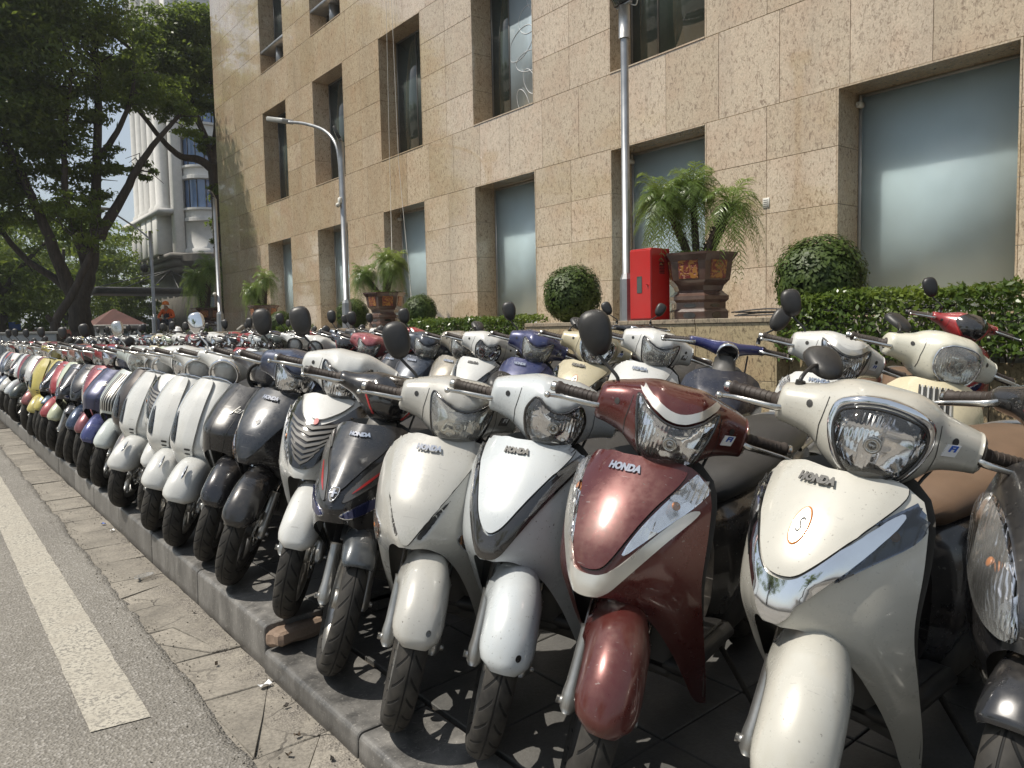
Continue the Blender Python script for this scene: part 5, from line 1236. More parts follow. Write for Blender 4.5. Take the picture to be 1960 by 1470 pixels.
STY = {
 'curvy': dict(prof=SHM, zb=SZB, R=.278, zt=HZT, cowl=CW_A, lamp=L_Ai, bezel2=L_A, bulb=(-.01, .985, .02), badge=('HONDA', -.015, .876, .018), shadow=1,
   emblem=(0, .795), fi=(.155, 1.0),
   panels=[('centre_panel', sym([(0, .70), (.035, .706), (.072, .742), (.118, .80), (.16, .862), (.15, .89), (.08, .902), (0, .903)]), 'paint', .007, 0, 'c'),
           ('chrome_trim', sym([(0, .602), (.024, .606), (.042, .645), (.080, .692), (.125, .742), (.172, .822), (.162, .842), (.112, .785), (.070, .732), (.035, .699), (0, .693)]), 'chrome', .010, 0, None),
           ('corner_lamp', [(.088, .692), (.14, .735), (.203, .782), (.209, .84), (.195, .884), (.178, .866), (.145, .775)], 'smoke', .009, 1, None)]),
 'vision': dict(prof=HONDA, zb=HZB, zt=HZT, cowl=CW_B, lamp=L_B, bulb=(0, .965, .02), badge=('HONDA', -.01, .874, .019), fi=(.155, .995), brow=1,
   panels=[('silver_trim', sym([(0, .598), (.045, .606), (.085, .655), (.14, .725), (.195, .795), (.17, .80), (.12, .745), (.085, .70), (.06, .672), (.035, .653), (0, .65)]), 'silverp', .008, 0, None),
           ('centre_panel', sym([(0, .66), (.035, .668), (.06, .71), (.095, .79), (.14, .865), (.13, .90), (0, .905)]), 'paint', .012, 0, 'c'),
           ('indicator_lamp', [(.062, .69), (.12, .748), (.188, .815), (.205, .865), (.192, .893), (.16, .887), (.13, .835), (.09, .765)], 'lens_rib', .011, 1, None)]),
 'airy': dict(prof=HONDA, zb=HZB, zt=HZT, cowl=CW_B, lamp=L_C, bulb=(0, .965, .019), badge=('HONDA', -.01, .872, .017), bezel='gloss',
   panels=[('dark_trim', sym([(0, .60), (.03, .606), (.062, .655), (.115, .74), (.175, .835), (.20, .90), (.187, .905), (.15, .855), (.09, .77), (.035, .682), (0, .66)]), 'gloss', .008, 0, None),
           ('centre_panel', sym([(0, .667), (.035, .69), (.09, .78), (.145, .86), (.15, .90), (0, .905)]), 'paint', .010, 0, 'c'),
           ('indicator_lamp', [(.075, .695), (.12, .755), (.175, .838), (.197, .895), (.185, .898), (.15, .848), (.105, .775)], 'lens_rib', .012, 1, None)]),
 'plain': dict(prof=HONDA, zb=HZB, zt=HZT, cowl=CW_B, lamp=L_D, bulb=(0, .955, .02), badge=('HONDA', -.012, .868, .018), fi=(.158, .99), bezel='gloss', old=1,
   panels=[('centre_panel', sym([(0, .606), (.012, .61), (.052, .675), (.10, .755), (.145, .84), (.155, .895), (.10, .903), (0, .905)]), 'paint', .006, 0, 'c'),
           ('air_slot', [(.028, .632), (.045, .618), (.072, .668), (.112, .745), (.092, .728), (.052, .682)], 'dark', .002, 1, None),
           ('indicator_lamp', [(.125, .615), (.158, .64), (.198, .655), (.2, .61), (.19, .555), (.17, .535)], 'amber_lens', .006, 1, None)]),
 'plainhole': dict(prof=HONDA, zb=HZB, zt=HZT, cowl=CW_B, lamp=L_D, bulb=(0, .955, .02), badge=('HONDA', -.012, .868, .018), bezel='gloss', dot=1,
   panels=[('centre_panel', sym([(0, .62), (.03, .625), (.07, .69), (.13, .80), (.16, .87), (.15, .90), (0, .905)]), 'paint', .006, 0, 'c'),
           ('indicator_lamp', [(.115, .615), (.16, .67), (.205, .70), (.205, .64), (.19, .58), (.165, .535)], 'amber_lens', .006, 1, None)]),
 'sport': dict(prof=SPORT, zb=HZB, zt=HZT, cowl=CW_E, lamp=None, badge=('HONDA', 0, .868, .016), ridge=.012, visor=1, shield=(0, .69), flare=.03,
   panels=[('centre_panel', sym([(0, .70), (.02, .705), (.055, .76), (.105, .82), (.12, .875), (.06, .905), (0, .905)]), 'paint', .010, 0, 'c'),
           ('side_panel', [(.022, .655), (.10, .705), (.20, .80), (.195, .86), (.165, .875), (.115, .80), (.06, .735)], 'paint', .006, 1, 't'),
           ('red_stripe', [(.045, .686), (.085, .716), (.128, .768), (.122, .768), (.080, .726)], 'redacc', .008, 1, None),
           ('front_lamp', [(.02, .622), (.07, .652), (.145, .69), (.15, .665), (.12, .63), (.06, .605)], 'lens_rib', .008, 1, 'blue')]),
 'grille': dict(prof=HONDA, zb=HZB, zt=HZT, cowl=CW_B, lamp=L_D, bulb=(0, .955, .02), badge=None, bezel='gloss', slats=1,
   panels=[('black_panel', sym([(0, .635), (.04, .64), (.07, .68), (.14, .78), (.175, .87), (.15, .90), (.09, .83), (.03, .80), (0, .80)]), 'gloss', .007, 0, None),
           ('indicator_lamp', [(.075, .63), (.11, .665), (.17, .755), (.20, .835), (.19, .84), (.15, .78), (.10, .70), (.07, .65)], 'lens_rib', .010, 1, None)]),
 'round': dict(prof=JANUS, zb=HZB, zt=HZT, cowl=CW_V, round=.088, p=2.6, script=('Janus', .07, .80, .042), seam=1, panels=[], ring='blackp'),
 'vespa': dict(prof=VESPA, zb=VZB, zt=VZT, cowl=CW_V, round=.086, p=3.0, R=.235, wide=1, chrome_edge=1, ring='chrome',
   panels=[('horn_cover', sym([(0, .465), (.024, .472), (.034, .60), (.030, .75), (.022, .90), (0, .925)]), 'paint', .016, 0, 'c'),
           ('indicator_lamp', [(.095, .57), (.135, .575), (.155, .63), (.158, .72), (.14, .74), (.11, .66)], 'smoke', .008, 1, None),
           ('horn_vent', sym([(0, .505), (.015, .505), (.015, .513), (0, .513)]), 'blackp', .018, 0, None),
           ('horn_vent', sym([(0, .527), (.017, .527), (.017, .535), (0, .535)]), 'blackp', .018, 0, None),
           ('horn_vent', sym([(0, .549), (.018, .549), (.018, .557), (0, .557)]), 'blackp', .018, 0, None)]),
 'bigeye': dict(prof=SPORT, zb=HZB, zt=HZT, cowl=CW_E, lamp=None, flare=.02, visor=1,
   panels=[('front_lamp', [(.035, .60), (.12, .61), (.185, .68), (.20, .78), (.17, .83), (.11, .80), (.05, .70)], 'lens_rib', .014, 1, None)]),
 'naked': dict(prof=HONDA, zb=HZB, zt=HZT, cowl=CW_T, lamp=None, gauge=1, panels=[]),
 'buddy': dict(prof=JANUS, zb=HZB, zt=HZT, cowl=CW_A, lamp=sym([(0, .90), (.04, .905), (.078, .935), (.092, .98), (.085, 1.03), (.05, 1.055), (0, 1.06)]), bulb=(0, .98, .018), bezel='chrome', old=1, panels=[], badge=None, corr=1),
}
_sty = {}
def build_style(key):
    """all meshes of one kind of scooter: list of (name, mesh, steered, colour key, [(sub name, mesh, colour key)])"""
    if key in _sty: return _sty[key]
    s = STY[key]; P = []
    def part(name, mb, mats, steer=False, ck=None, subs=()):
        P.append((name, mb if isinstance(mb, bpy.types.Mesh) else mb.mesh(name, mats), steer, ck,
                  [(n, b.mesh(n, m), None if len(r) == 0 else r[0]) for n, b, m, *r in subs]))
    Rw = s.get('R', .272)
    sv, sf = make_shell(s['prof'], s['zb'], s['zt'], s.get('p', 2.1), s.get('ridge', 0), crease=.42 if s['prof'] in (HONDA, SHM) else 0)
    bv = BVHTree.FromPolygons([Vector(v) for v in sv], sf)
    sv2 = sv
    for nm, ol, mt, off, mirr, ck in s['panels']:
        if nm == 'air_slot':
            for o in (ol, mir(ol)): sv2 = recess(sv2, chaikin(o), .02, .008)
    b = MB(); b.add(sv2, sf); # thickness rim
    n = len(sv2)
    part('front_shield', b, [M['paint']], False, 'm')
    bb = MB(); bb.add(*shell_back(s['prof'], s['zb'], s['zt']))
    bb.add(*bbox(-.40, -.30, -.10, .10, .24, .80, .03))
    part('leg_shield', bb, [M['greyp']], False, None)
    if s.get('chrome_edge'):
        for sg in (1, -1):
            path = []
            for k in range(15):
                z = interp(s['zt'], 1)*(1-k/14)+.24*k/14; path.append((interp(s['prof'], z, 1)-interp(s['prof'], z, 3)-.004, sg*interp(s['prof'], z, 2), z))
            top = [(interp(s['prof'], .925, 1)-interp(s['prof'], .925, 3)*t**3, sg*interp(s['prof'], .92, 2)*t, .938-.07*t**4) for t in (0, .3, .6, .85)]
            part('chrome_edge', MB().add(*tube(top+path, .0055, 6)), [M['chrome']])
    def add_panel(nm, o, mt, off, ck):
        if 'lamp' in nm:
            inn = inset(o, .004)
            base = patch(bv, o, .003, .012, .006, 2); mats = [M['reflector'] if mt != 'smoke' else M['dark_reflector']]
            cov = patch(bv, inn, off, .014, .004, 0)
            pts = np.array(o).mean(0)
            q, nn = project(bv, pts[0], pts[1])
            bl = MB().add(*ellipsoid((0, 0, 0), (.012, .012, .004), 14, 6), mtx=Matrix.Translation(q+nn*.003) @ nn.to_track_quat('Z', 'Y').to_matrix().to_4x4())
            part(nm, base, mats, False, None, [('bulb', bl, [M['amber']]), ('lens', cov, [M['bluel'] if ck == 'blue' else M[mt]])])
        else:
            part(nm, patch(bv, o, off, .012, .009, 2), [M[mt]], False, ck)
            if nm in ('centre_panel', 'side_panel') and abs(off) < .02: part('panel_seam', ringpatch(bv, inset(o, -.0028), .0032, .001, .012, .0004), [M['blackp']])
    for nm, ol, mt, off, mirr, ck in s['panels']:
        if nm == 'air_slot':
            for o in (ol, mir(ol)):
                b2 = BVHTree.FromPolygons([Vector(v) for v in sv2], sf); part(nm, patch(b2, inset(o, .002), .0015, .008, 0, 0), [M['blackp']])
            continue
        add_panel(nm, ol, mt, off, ck)
        if mirr: add_panel(nm, mir(ol), mt, off, ck)
    po = .013
    if s.get('badge'):
        t, y, z, sz = s['badge']; part('badge', text_on(bv, t, y, z, sz, po+.004, .0012, 0, 1.25, .004), [M['greyp'] if key in ('curvy', 'airy') else M['chrome']])
    if s.get('emblem'):
        y, z = s['emblem']; e = ringpatch(bv, circle(y, z, .021, .036), .004, .008, .008, .002)
        pl = patch(bv, circle(y, z, .018, .033), .0095, .01, 0, 0)
        tt = text_on(bv, 'S', y, z, .04, .0115, 0, .2, .7, .002)
        part('emblem', e, [M['amber']], False, None, [('plate', pl, [M['silverp']]), ('letter', tt, [M['greyp']])])
    if s.get('script'):
        t, y, z, sz = s['script']; part('script_badge', text_on(bv, t, y, z, sz, .005, 0, .45, 1.2, .003, rot=-.1), [M['silverp']])
    if s.get('shield'):
        y, z = s['shield']; sh = sym([(y, z-.025), (.014, z-.008), (.017, z+.018), (0, z+.022)])
        cr = patch(bv, [(-.010, z+.001), (-.010, z+.005), (-.002, z+.005), (-.002, z+.013), (.002, z+.013), (.002, z+.005), (.010, z+.005), (.010, z+.001), (.002, z+.001), (.002, z-.009), (-.002, z-.009), (-.002, z+.001)], .017, .01, .003, 0)
        part('emblem', patch(bv, sh, .013, .008, .006, 1), [M['blackp']], False, None, [('cross', cr, [M['chrome']]), ('rim', ringpatch(bv, sh, .003, .013, .008, .002), [M['chrome']])])
    if s.get('dot'):
        part('dot_badge', ringpatch(bv, circle(0, .775, .013), .003, .007, .006, .002), [M['chrome']], False, None, [('inlay', patch(bv, circle(0, .775, .011), .008, .008, 0, 0), [M['blackp']])])
    if s.get('slats'):
        for k in range(7):
            z = .655+k*.021; w = .045+.014*k
            part('grille_slat', patch(bv, sym([(0, z-.004), (w*.6, z+.012), (w, z+.034), (w, z+.041), (w*.6, z+.022), (0, z+.007)]), .014, .012, .008, 0), [M['greyp']])
        part('red_badge', patch(bv, circle(0, .808, .011), .012, .008, .006, 0), [M['redacc']])
        part('centre_panel', patch(bv, sym([(0, .815), (.03, .82), (.085, .85), (.12, .895), (0, .905)]), .012, .012, .008, 2), [M['paint']], False, 'c')
    if s.get('seam'):
        for sg in (1, -1):
            part('shield_seam', patch(bv, [(sg*.035, .60), (sg*.038, .60), (sg*.055, .75), (sg*.05, .90), (sg*.047, .90), (sg*.052, .75)], .0015, .012, 0, 0), [M['blackp']])
    if s.get('corr'):
        for k in range(12):
            y = -.055+k*.010; part('grille_slat', patch(bv, [(y-.003, .62), (y+.003, .62), (y+.003, .88), (y-.003, .88)], .009, .02, .008, 0), [M['silverp'] if k % 2 else M['blackp']])
    # neck
    part('steering_neck', MB().add(*tube([(-.27, 0, .84), (-.31, 0, .90), (-.335, 0, .96)], [.075, .06, .055], 16)), [M['paint'] if key in ('curvy', 'vespa', 'buddy') else M['greyp']], True, 'm')
    # handlebar cowl
    cv, cf = make_cowl(s['cowl'], 2.4 if not s.get('visor') else 2.0)
    cb = BVHTree.FromPolygons([Vector(v) for v in cv], cf)
    lamp = s.get('lamp'); rd = s.get('round')
    if lamp:
        cv = recess(cv, inset(lamp, .004), .034, .014, -.30)
    if rd:
        # round headlamp drum standing out of the cowl
        drum = MB(); c = Vector((-.275, 0, .975)); m = Matrix.Translation(c) @ Matrix.Rotation(R(10), 4, 'Y')
        drum.add(*lathe([(rd*.80, -.03), (rd*.97, 0), (rd, .035)], 36, 'x'), mtx=m)
        ring = MB().add(*lathe([(rd, .034), (rd+.004, .045), (rd, .056), (rd-.010, .058), (rd-.012, .050), (rd-.012, .034)], 36, 'x'), mtx=m)
        refl = MB().add(*lathe([(rd-.011, .046), (rd*.75, .018), (rd*.4, .002), (.004, -.002)], 36, 'x'), mtx=m)
        bulb = MB().add(*lathe([(.018, .0), (.019, .012), (.012, .018), (.002, .02)], 20, 'x'), mtx=m)
        glass = MB().add(*lathe([(rd-.011, .050), (rd*.7, .060), (rd*.35, .066), (.002, .067)], 36, 'x'), mtx=m)
        cowl = MB().add(cv, cf); cowl.join(drum)
        part('handlebar_cowl', cowl, [M['paint']], True, 'k')
        part('headlight', ring, [M[s['ring']]], True, None, [('reflector', refl, [M['reflector']]), ('bulb', bulb, [M['steel']]), ('lens', glass, [M['lens']])])
    else:
        part('handlebar_cowl', MB().add(cv, cf), [M['paint']], True, 'k')
    if lamp:
        if s.get('bezel2'):
            part('chrome_surround', patch(cb, s['bezel2'], .004, .012, .010, 2, lambda d: .003+.006*min(1, d/.008)) if False else ringpatch(cb, s['bezel2'], .017, .004, .010, .007), [M['chrome']], True)
        bz, subs, bm_ = lamp_set(cb, lamp, .007, .034, (s.get('bezel', 'gloss'), 'lens_old' if s.get('old') else 'lens', 'reflector'), s.get('bulb'))
        part('headlight', bz, [bm_], True, None, subs)
    if s.get('brow'):
        part('silver_brow', patch(cb, sym([(0, 1.024), (.03, 1.028), (.065, 1.046), (.108, 1.072), (.106, 1.090), (.06, 1.066), (.026, 1.050), (0, 1.046)]), .006, .01, .006, 1), [M['silverp']], True)
    if s.get('fi'):
        y, z = s['fi']; bl = patch(cb, [(y-.018, z-.016), (y+.012, z-.016), (y+.019, z+.012), (y-.011, z+.012)], .003, .02, .003, 0)
        part('sticker', bl, [M['white_s'] if key != 'plain' else M['greyp']], True, None,
             [('letters', text_on(cb, 'FI', y+.001, z+.002, .019, .0045, .0006, .25, 1.3, .001), [M['blue_s'] if key != 'plain' else M['white_s']])])
    if s.get('visor'):
        part('wind_visor', patch(cb, sym([(0, .945), (.035, .95), (.075, 1.0), (.10, 1.04), (.055, 1.08), (0, 1.088)]), .012, .012, .012, 2), [M['gloss']], True)
        for sg in (1, -1):
            part('red_stripe', patch(cb, [(sg*.048, .955), (sg*.054, .955), (sg*.098, 1.02), (sg*.092, 1.02)], .016, .012, .004, 0), [M['redacc']], True)
    if s.get('gauge'):
        m = Matrix.Translation(Vector((-.30, 0, 1.0))) @ Matrix.Rotation(R(25), 4, 'Y')
        part('gauge', MB().add(*lathe([(.03, -.05), (.055, 0), (.058, .02), (.05, .03), (.046, .02)], 30, 'x'), mtx=m), [M['chrome']], True, None,
             [('dial', MB().add(*lathe([(.047, .016), (.002, .018)], 24, 'x'), mtx=m), [M['gloss']])])
    if not rd and not s.get('gauge'):
        for sg in (1, -1):
            yy = .118
            part('cowl_seam', patch(cb, [(sg*yy, .915), (sg*(yy+.002), .915), (sg*(yy+.010), .98), (sg*(yy+.004), 1.05), (sg*(yy+.002), 1.05), (sg*(yy+.008), .98)], .001, .02, 0, 0), [M['blackp']], True)
            part('cowl_hole', patch(cb, circle(sg*(yy+.042), 1.018, .0075, .009, 10), .0012, .01, 0, 0), [M['blackp']], True)
    # grips, levers, switch clusters
    ex, ey, ez = cowl_ends(s['cowl'])
    for sg in (1, -1):
        g = MB(); a = Vector((ex, sg*(ey-.004), ez)); e = Vector((ex-.055, sg*(ey+.135), ez-.012)); d = (e-a)
        pts = [a+d*t for t in (0, .02, .1, .12, .3, .5, .7, .9, .93, .98, 1.0)]
        g.add(*tube(pts, [.024, .025, .024, .0165, .0155, .0165, .0155, .0165, .020, .020, .014], 14))
        for k in range(7):
            p = a+d*(.2+.1*k); g.add(*tube([p-d*.012, p, p+d*.012], [.0163, .0178, .0163], 14, False))
        w = MB().add(*tube([e-d*.02, e+d*.05, e+d*.10, e+d*.12], [.014, .0155, .0155, .009], 14))
        part('grip', g, [M['grip']], True, None, [('bar_end', w, [M['steel'] if key != 'sport' else M['blackp']])])
        lv = MB(); l0 = Vector((ex+.035, sg*(ey-.02), ez-.004))
        path = smooth_path([l0, l0+Vector((.022, sg*.03, -.004)), l0+Vector((.012, sg*.09, -.008)), l0+Vector((.0, sg*.135, -.012)), l0+Vector((.012, sg*.17, -.014))], 4)
        n = len(path); rings = []
        for i, p in enumerate(path):
            t = i/(n-1); hw = .010*(1-t)+.0055*t; tt = (path[min(i+1, n-1)]-path[max(i-1, 0)]).normalized(); side = tt.cross(Vector((0, 0, 1)))
            rings.append([p+side*math.cos(q)*.0045+Vector((0, 0, 1))*math.sin(q)*hw for q in [2*math.pi*j/10 for j in range(10)]])
        lv.add(*loft(rings)); lv.add(*ellipsoid(path[-1], (.0095,)*3, 12, 8))
        part('brake_lever', lv, [M['steel']], True)
    # mirrors: name carries the side for the placing routine
    for sg in (1, -1):
        for fold in (0, 1):
            b0 = Vector((ex+.012, sg*(ey-.03), ez+.045))
            if fold: path = smooth_path([b0, b0+Vector((-.01, sg*.0, .03)), b0+Vector((-.09, -sg*.02, .05)), b0+Vector((-.14, -sg*.05, .045))], 4)
            else: path = smooth_path([b0, b0+Vector((0, 0, .03)), b0+Vector((-.015, sg*.045, .06)), b0+Vector((-.03, sg*.085, .085))], 4)
            st = MB().add(*tube(path, .0052, 8)); st.add(*tube([b0-Vector((0, 0, .012)), b0+Vector((0, 0, .02))], .012, 10))
            e = path[-1]
            rot = Matrix.Rotation(R(-12 if not fold else -65), 4, 'Y') @ Matrix.Rotation(R(sg*-26), 4, 'X')
            m = Matrix.Translation(e+Vector((0, sg*.01, .05 if not fold else .015))) @ rot
            sh = []
            prof = [(0., .017), (.4, .016), (.7, .0125), (.9, .005), (1., -.008), (.97, -.013)]
            sq = lambda v_: math.copysign(abs(v_)**.82, v_)
            rings = [[(x, sq(math.cos(q))*.047*r*(1+.14*math.sin(q)), sq(math.sin(q))*.068*r) for q in [2*math.pi*j/24 for j in range(24)]] for r, x in [(max(r, .01), x) for r, x in prof]]
            hs = MB().add(*loft(rings, False), mtx=m)
            gl = MB().add([(-.010, sq(math.cos(q))*.0445*(1+.14*math.sin(q)), sq(math.sin(q))*.065) for q in [2*math.pi*j/24 for j in range(24)]], [tuple(range(23, -1, -1))], mtx=m)
            part('mirror%s%s' % ('L' if sg > 0 else 'R', 'F' if fold else ''), hs, [M['blackp']], True, None, [('mirror_glass', gl, [M['mirrorg']]), ('mirror_stem', st, [M['blackp']])])
    # front mudguard, fork, wheel
    if s.get('wide'): fv = make_fender(Rw, .095, .045, 22, 178, .11, .5)
    elif key == 'sport' or key == 'bigeye': fv = make_fender(Rw, .062, .035, 48, 150, .055, .8, .03)
    else: fv = make_fender(Rw, .079, .032, 24, 172, .085, .46, .035 if key in ('curvy', 'plain', 'airy', 'vision') else .0, .006 if key in ('curvy', 'airy', 'vision') else 0)
    if key == 'curvy': fv = make_fender(Rw, .084, .036, 20, 172, .085, .55, .035, .008)
    fsubs = []
    if s.get('wide'):
        fsubs = [('crest_ornament', MB().add(*ellipsoid((0, 0, 0), (.05, .007, .009), 14, 8), mtx=Matrix.Translation((.165, 0, Rw+.245)) @ Matrix.Rotation(R(34), 4, 'Y')), [M['chrome']])]
    part('front_mudguard', MB().add(*fv), [M['paint']], True, 'f', fsubs)
    if key in ('airy', 'plain'):
        fbv = BVHTree.FromPolygons([Vector(v) for v in fv[0]], fv[1])
        part('bolt_cap', patch(fbv, circle(.030, .435, .0075, .009, 12), .0015, .01, .002, 0), [M['gloss']], True)
    for sg in (1, -1):
        fk = MB(); a = Vector((0, sg*.074, Rw)); u = Vector((-math.sin(R(26)), 0, math.cos(R(26))))
        fk.add(*tube([a-u*.03, a-u*.015, a+u*.02, a+u*.05, a+u*.19, a+u*.20], [.012, .022, .024, .0205, .0195, .022], 14))
        fk.add(*tube([a+Vector((0, sg*.018, 0)), a+Vector((0, sg*.034, 0))], .011, 6, True))
        inner = MB().add(*tube([a+u*.20, a+u*.36], .0145, 12)); 
        part('fork_leg', fk, [M['alu']], True, None, [('inner_tube', inner, [M['chrome'] if key != 'sport' else M['blackp']])])
    t, r, d = wheel_parts(Rw, .045 if not s.get('wide') else .05, Rw-.084)
    tm = t.mesh('tyre', [M['tyre']]); rm = r.mesh('rim', [M['alu'] if key not in ('vision', 'plainhole', 'round') else M['blackp']]); dm = d.mesh('brake_disc', [M['steel']])
    P.append(('front_wheel', tm, 'W', None, [('rim', rm, None), ('brake_disc', dm, None)]))
    cal = MB().add(*bbox(-.095, -.055, .045, .085, .02, .075, .008), mtx=Matrix.Translation((0, 0, Rw)))
    part('brake_caliper', cal, [M['dark']], True)
    # brake cable
    part('brake_hose', MB().add(*tube(smooth_path([(ex+.01, ey-.07, ez-.04), (ex+.07, .11, ez-.13), (-.16, .085, .72), (-.10, .075, .50), (-.06, .07, Rw+.06)], 5), .0045, 6)), [M['blackp']], True)
    # floor, seat, rear body, rear wheel
    fb = MB().add(*bbox(-.66, -.30, -.155, .155, .26, .315, .02)); fb.add(*bbox(-.62, -.36, -.125, .125, .314, .326, .005))
    part('floorboard', fb, [M['blackp']])
    def ring(x, zc, rw, rh, n=20, e=2.6):
        return [(x, rw*math.copysign(abs(math.cos(q))**(2/e), math.cos(q)), zc+rh*math.copysign(abs(math.sin(q))**(2/e), math.sin(q))) for q in [2*math.pi*j/n for j in range(n)]]
    rb = MB().add(*loft([ring(-.60, .47, .09, .20), ring(-.66, .48, .135, .225), ring(-.80, .52, .155, .20), ring(-1.0, .58, .165, .15), ring(-1.25, .645, .155, .10), ring(-1.5, .69, .12, .07), ring(-1.62, .71, .06, .04)]))
    part('rear_body', rb, [M['paint']], False, 'r')
    se = MB().add(*loft([ring(-.60, .715, .06, .02), ring(-.64, .73, .11, .045), ring(-.80, .745, .14, .052), ring(-.98, .755, .155, .05), ring(-1.08, .785, .155, .062), ring(-1.30, .80, .15, .06), ring(-1.46, .80, .12, .05), ring(-1.52, .795, .06, .02)]))
    part('seat', se, [M['seat_black']], False, 'seat')
    tl = MB().add(*ellipsoid((-1.60, 0, .67), (.05, .085, .035), 16, 8)); part('tail_light', tl, [M['red_s']])
    part('grab_rail', MB().add(*tube(smooth_path([(-1.30, .13, .76), (-1.45, .15, .80), (-1.62, .09, .82), (-1.66, 0, .82), (-1.62, -.09, .82), (-1.45, -.15, .80), (-1.30, -.13, .76)], 3), .012, 8)), [M['alu']])
    P.append(('rear_wheel', tm, 'RW', None, [('rim', rm, None)]))
    en = MB().add(*bbox(-1.32, -.95, .05, .15, .18, .34, .03)); en.add(*bbox(-1.0, -.66, -.10, .12, .22, .42, .03))
    part('engine_case', en, [M['dark']])
    exh = MB().add(*tube([(-.85, -.10, .24), (-1.0, -.15, .25), (-1.05, -.16, .27), (-1.45, -.17, .36), (-1.47, -.17, .365)], [.016, .018, .045, .052, .03], 14)); part('exhaust', exh, [M['dark']])
    part('rear_mudguard', MB().add(*bbox(-1.72, -1.50, -.07, .07, .42, .62, .02), mtx=Matrix.Translation((.0, 0, 0))), [M['blackp']])
    stn = MB().add(*tube([(-.62, .12, .24), (-.66, .24, .045), (-.68, .25, .012)], .009, 8)); part('side_stand', stn, [M['dark']])
    if s.get('fold'): pass
    _sty[key] = P
    return P
SC = 1.05
def place_scooter(key, x, y, z, yaw, label, group, m, c=None, k=None, f=None, t=None, r=None, lean=9, steer=22, mir='', seat='black', pitch=1.8, mirc=None, skip=(), scale=SC):
    """m body, c centre panel, k cowl, f mudguard, t side panel colours as (r, g, b, metal); mir: letters L R, l r folded"""
    cols = dict(r=r or m, m=m, c=c or m, k=k or m, f=f or m, t=t or c or m)
    root = empty('scooter', (x, y, z), label=label, cat='scooter', group=group)
    root.rotation_euler = (Matrix.Rotation(R(180+yaw), 3, 'Z') @ Matrix.Rotation(R(pitch), 3, 'Y') @ Matrix.Rotation(R(-lean), 3, 'X')).to_euler()
    root.scale = (scale,)*3
    Rw = STY[key].get('R', .272); st = steer_m(R(steer))
    for name, me, stf, ck, subs in build_style(key):
        if name.startswith('mirror'):
            code = name[6:]; w = {'L': 'L', 'R': 'R', 'LF': 'l', 'RF': 'r'}[code]
            if w not in mir: continue
            name = 'mirror'
        if name in skip: continue
        o = obj(name, me, root, color=cols.get(ck) if ck in cols else None)
        if stf == 'W': o.matrix_local = st @ Matrix.Translation((0, 0, Rw)) @ Matrix.Rotation(random.uniform(0, 6), 4, 'Y')
        elif stf == 'RW': o.matrix_local = Matrix.Translation((-1.24, 0, Rw)) @ Matrix.Rotation(random.uniform(0, 6), 4, 'Y')
        elif stf: o.matrix_local = st
        if name == 'seat' and seat != 'black':
            o.material_slots[0].link = 'OBJECT'; o.material_slots[0].material = M['seat_'+seat]
        for sn, sm, sck in subs:
            so_ = obj(sn, sm, o)
            if name == 'mirror' and mirc and sn == 'mirror_stem': so_.material_slots[0].link = 'OBJECT'; so_.material_slots[0].material = M[mirc]
        if name == 'mirror' and mirc: o.material_slots[0].link = 'OBJECT'; o.material_slots[0].material = M[mirc]
    return root
_lod = {}
def lod_mesh(key, steer=22, mir='R'):
    """the same scooter welded into one mesh for the far end of the rows"""
    kk = (key, mir, steer)
    if kk in _lod: return _lod[kk]
    mats = []; b = MB(); st = steer_m(R(steer)); Rw = STY[key].get('R', .272)
    def add(me, mtx):
        idx = []
        for m_ in me.materials:
            if m_ not in mats: mats.append(m_)
            idx.append(mats.index(m_))
        o = len(b.v); b.v += [tuple(mtx @ v.co) for v in me.vertices]
        for p in me.polygons:
            b.f.append(tuple(i+o for i in p.vertices)); b.m.append(idx[p.material_index]); b.s.append(p.use_smooth)
    for name, me, stf, ck, subs in build_style(key):
        if name.startswith('mirror'):
            if {'L': 'L', 'R': 'R', 'LF': 'l', 'RF': 'r'}[name[6:]] not in mir: continue
        if name in ('grab_rail', 'exhaust', 'side_stand', 'brake_hose', 'brake_caliper', 'sticker'): continue
        mt = st @ Matrix.Translation((0, 0, Rw)) if stf == 'W' else (Matrix.Translation((-1.24, 0, Rw)) if stf == 'RW' else (st if stf else Matrix()))
        add(me, mt)
        for sn, sm, sck in subs:
            if sn in ('lens', 'inner_tube', 'letters'): continue
            add(sm, mt)
    _lod[kk] = b.mesh('far_scooter', mats); return _lod[kk]
def place_far(key, x, y, z, yaw, label, group, m, lean=9, mir='R'):
    st = random.choice((12, 27)); lean += random.uniform(-2.5, 2.5)
    o = obj('scooter', lod_mesh(key, st, mir), None, (x, y, z), m, label=label, cat='scooter', group=group)
    o.rotation_euler = (Matrix.Rotation(R(180+yaw), 3, 'Z') @ Matrix.Rotation(R(1.8), 3, 'Y') @ Matrix.Rotation(R(-lean), 3, 'X')).to_euler(); o.scale = (SC,)*3
    return o

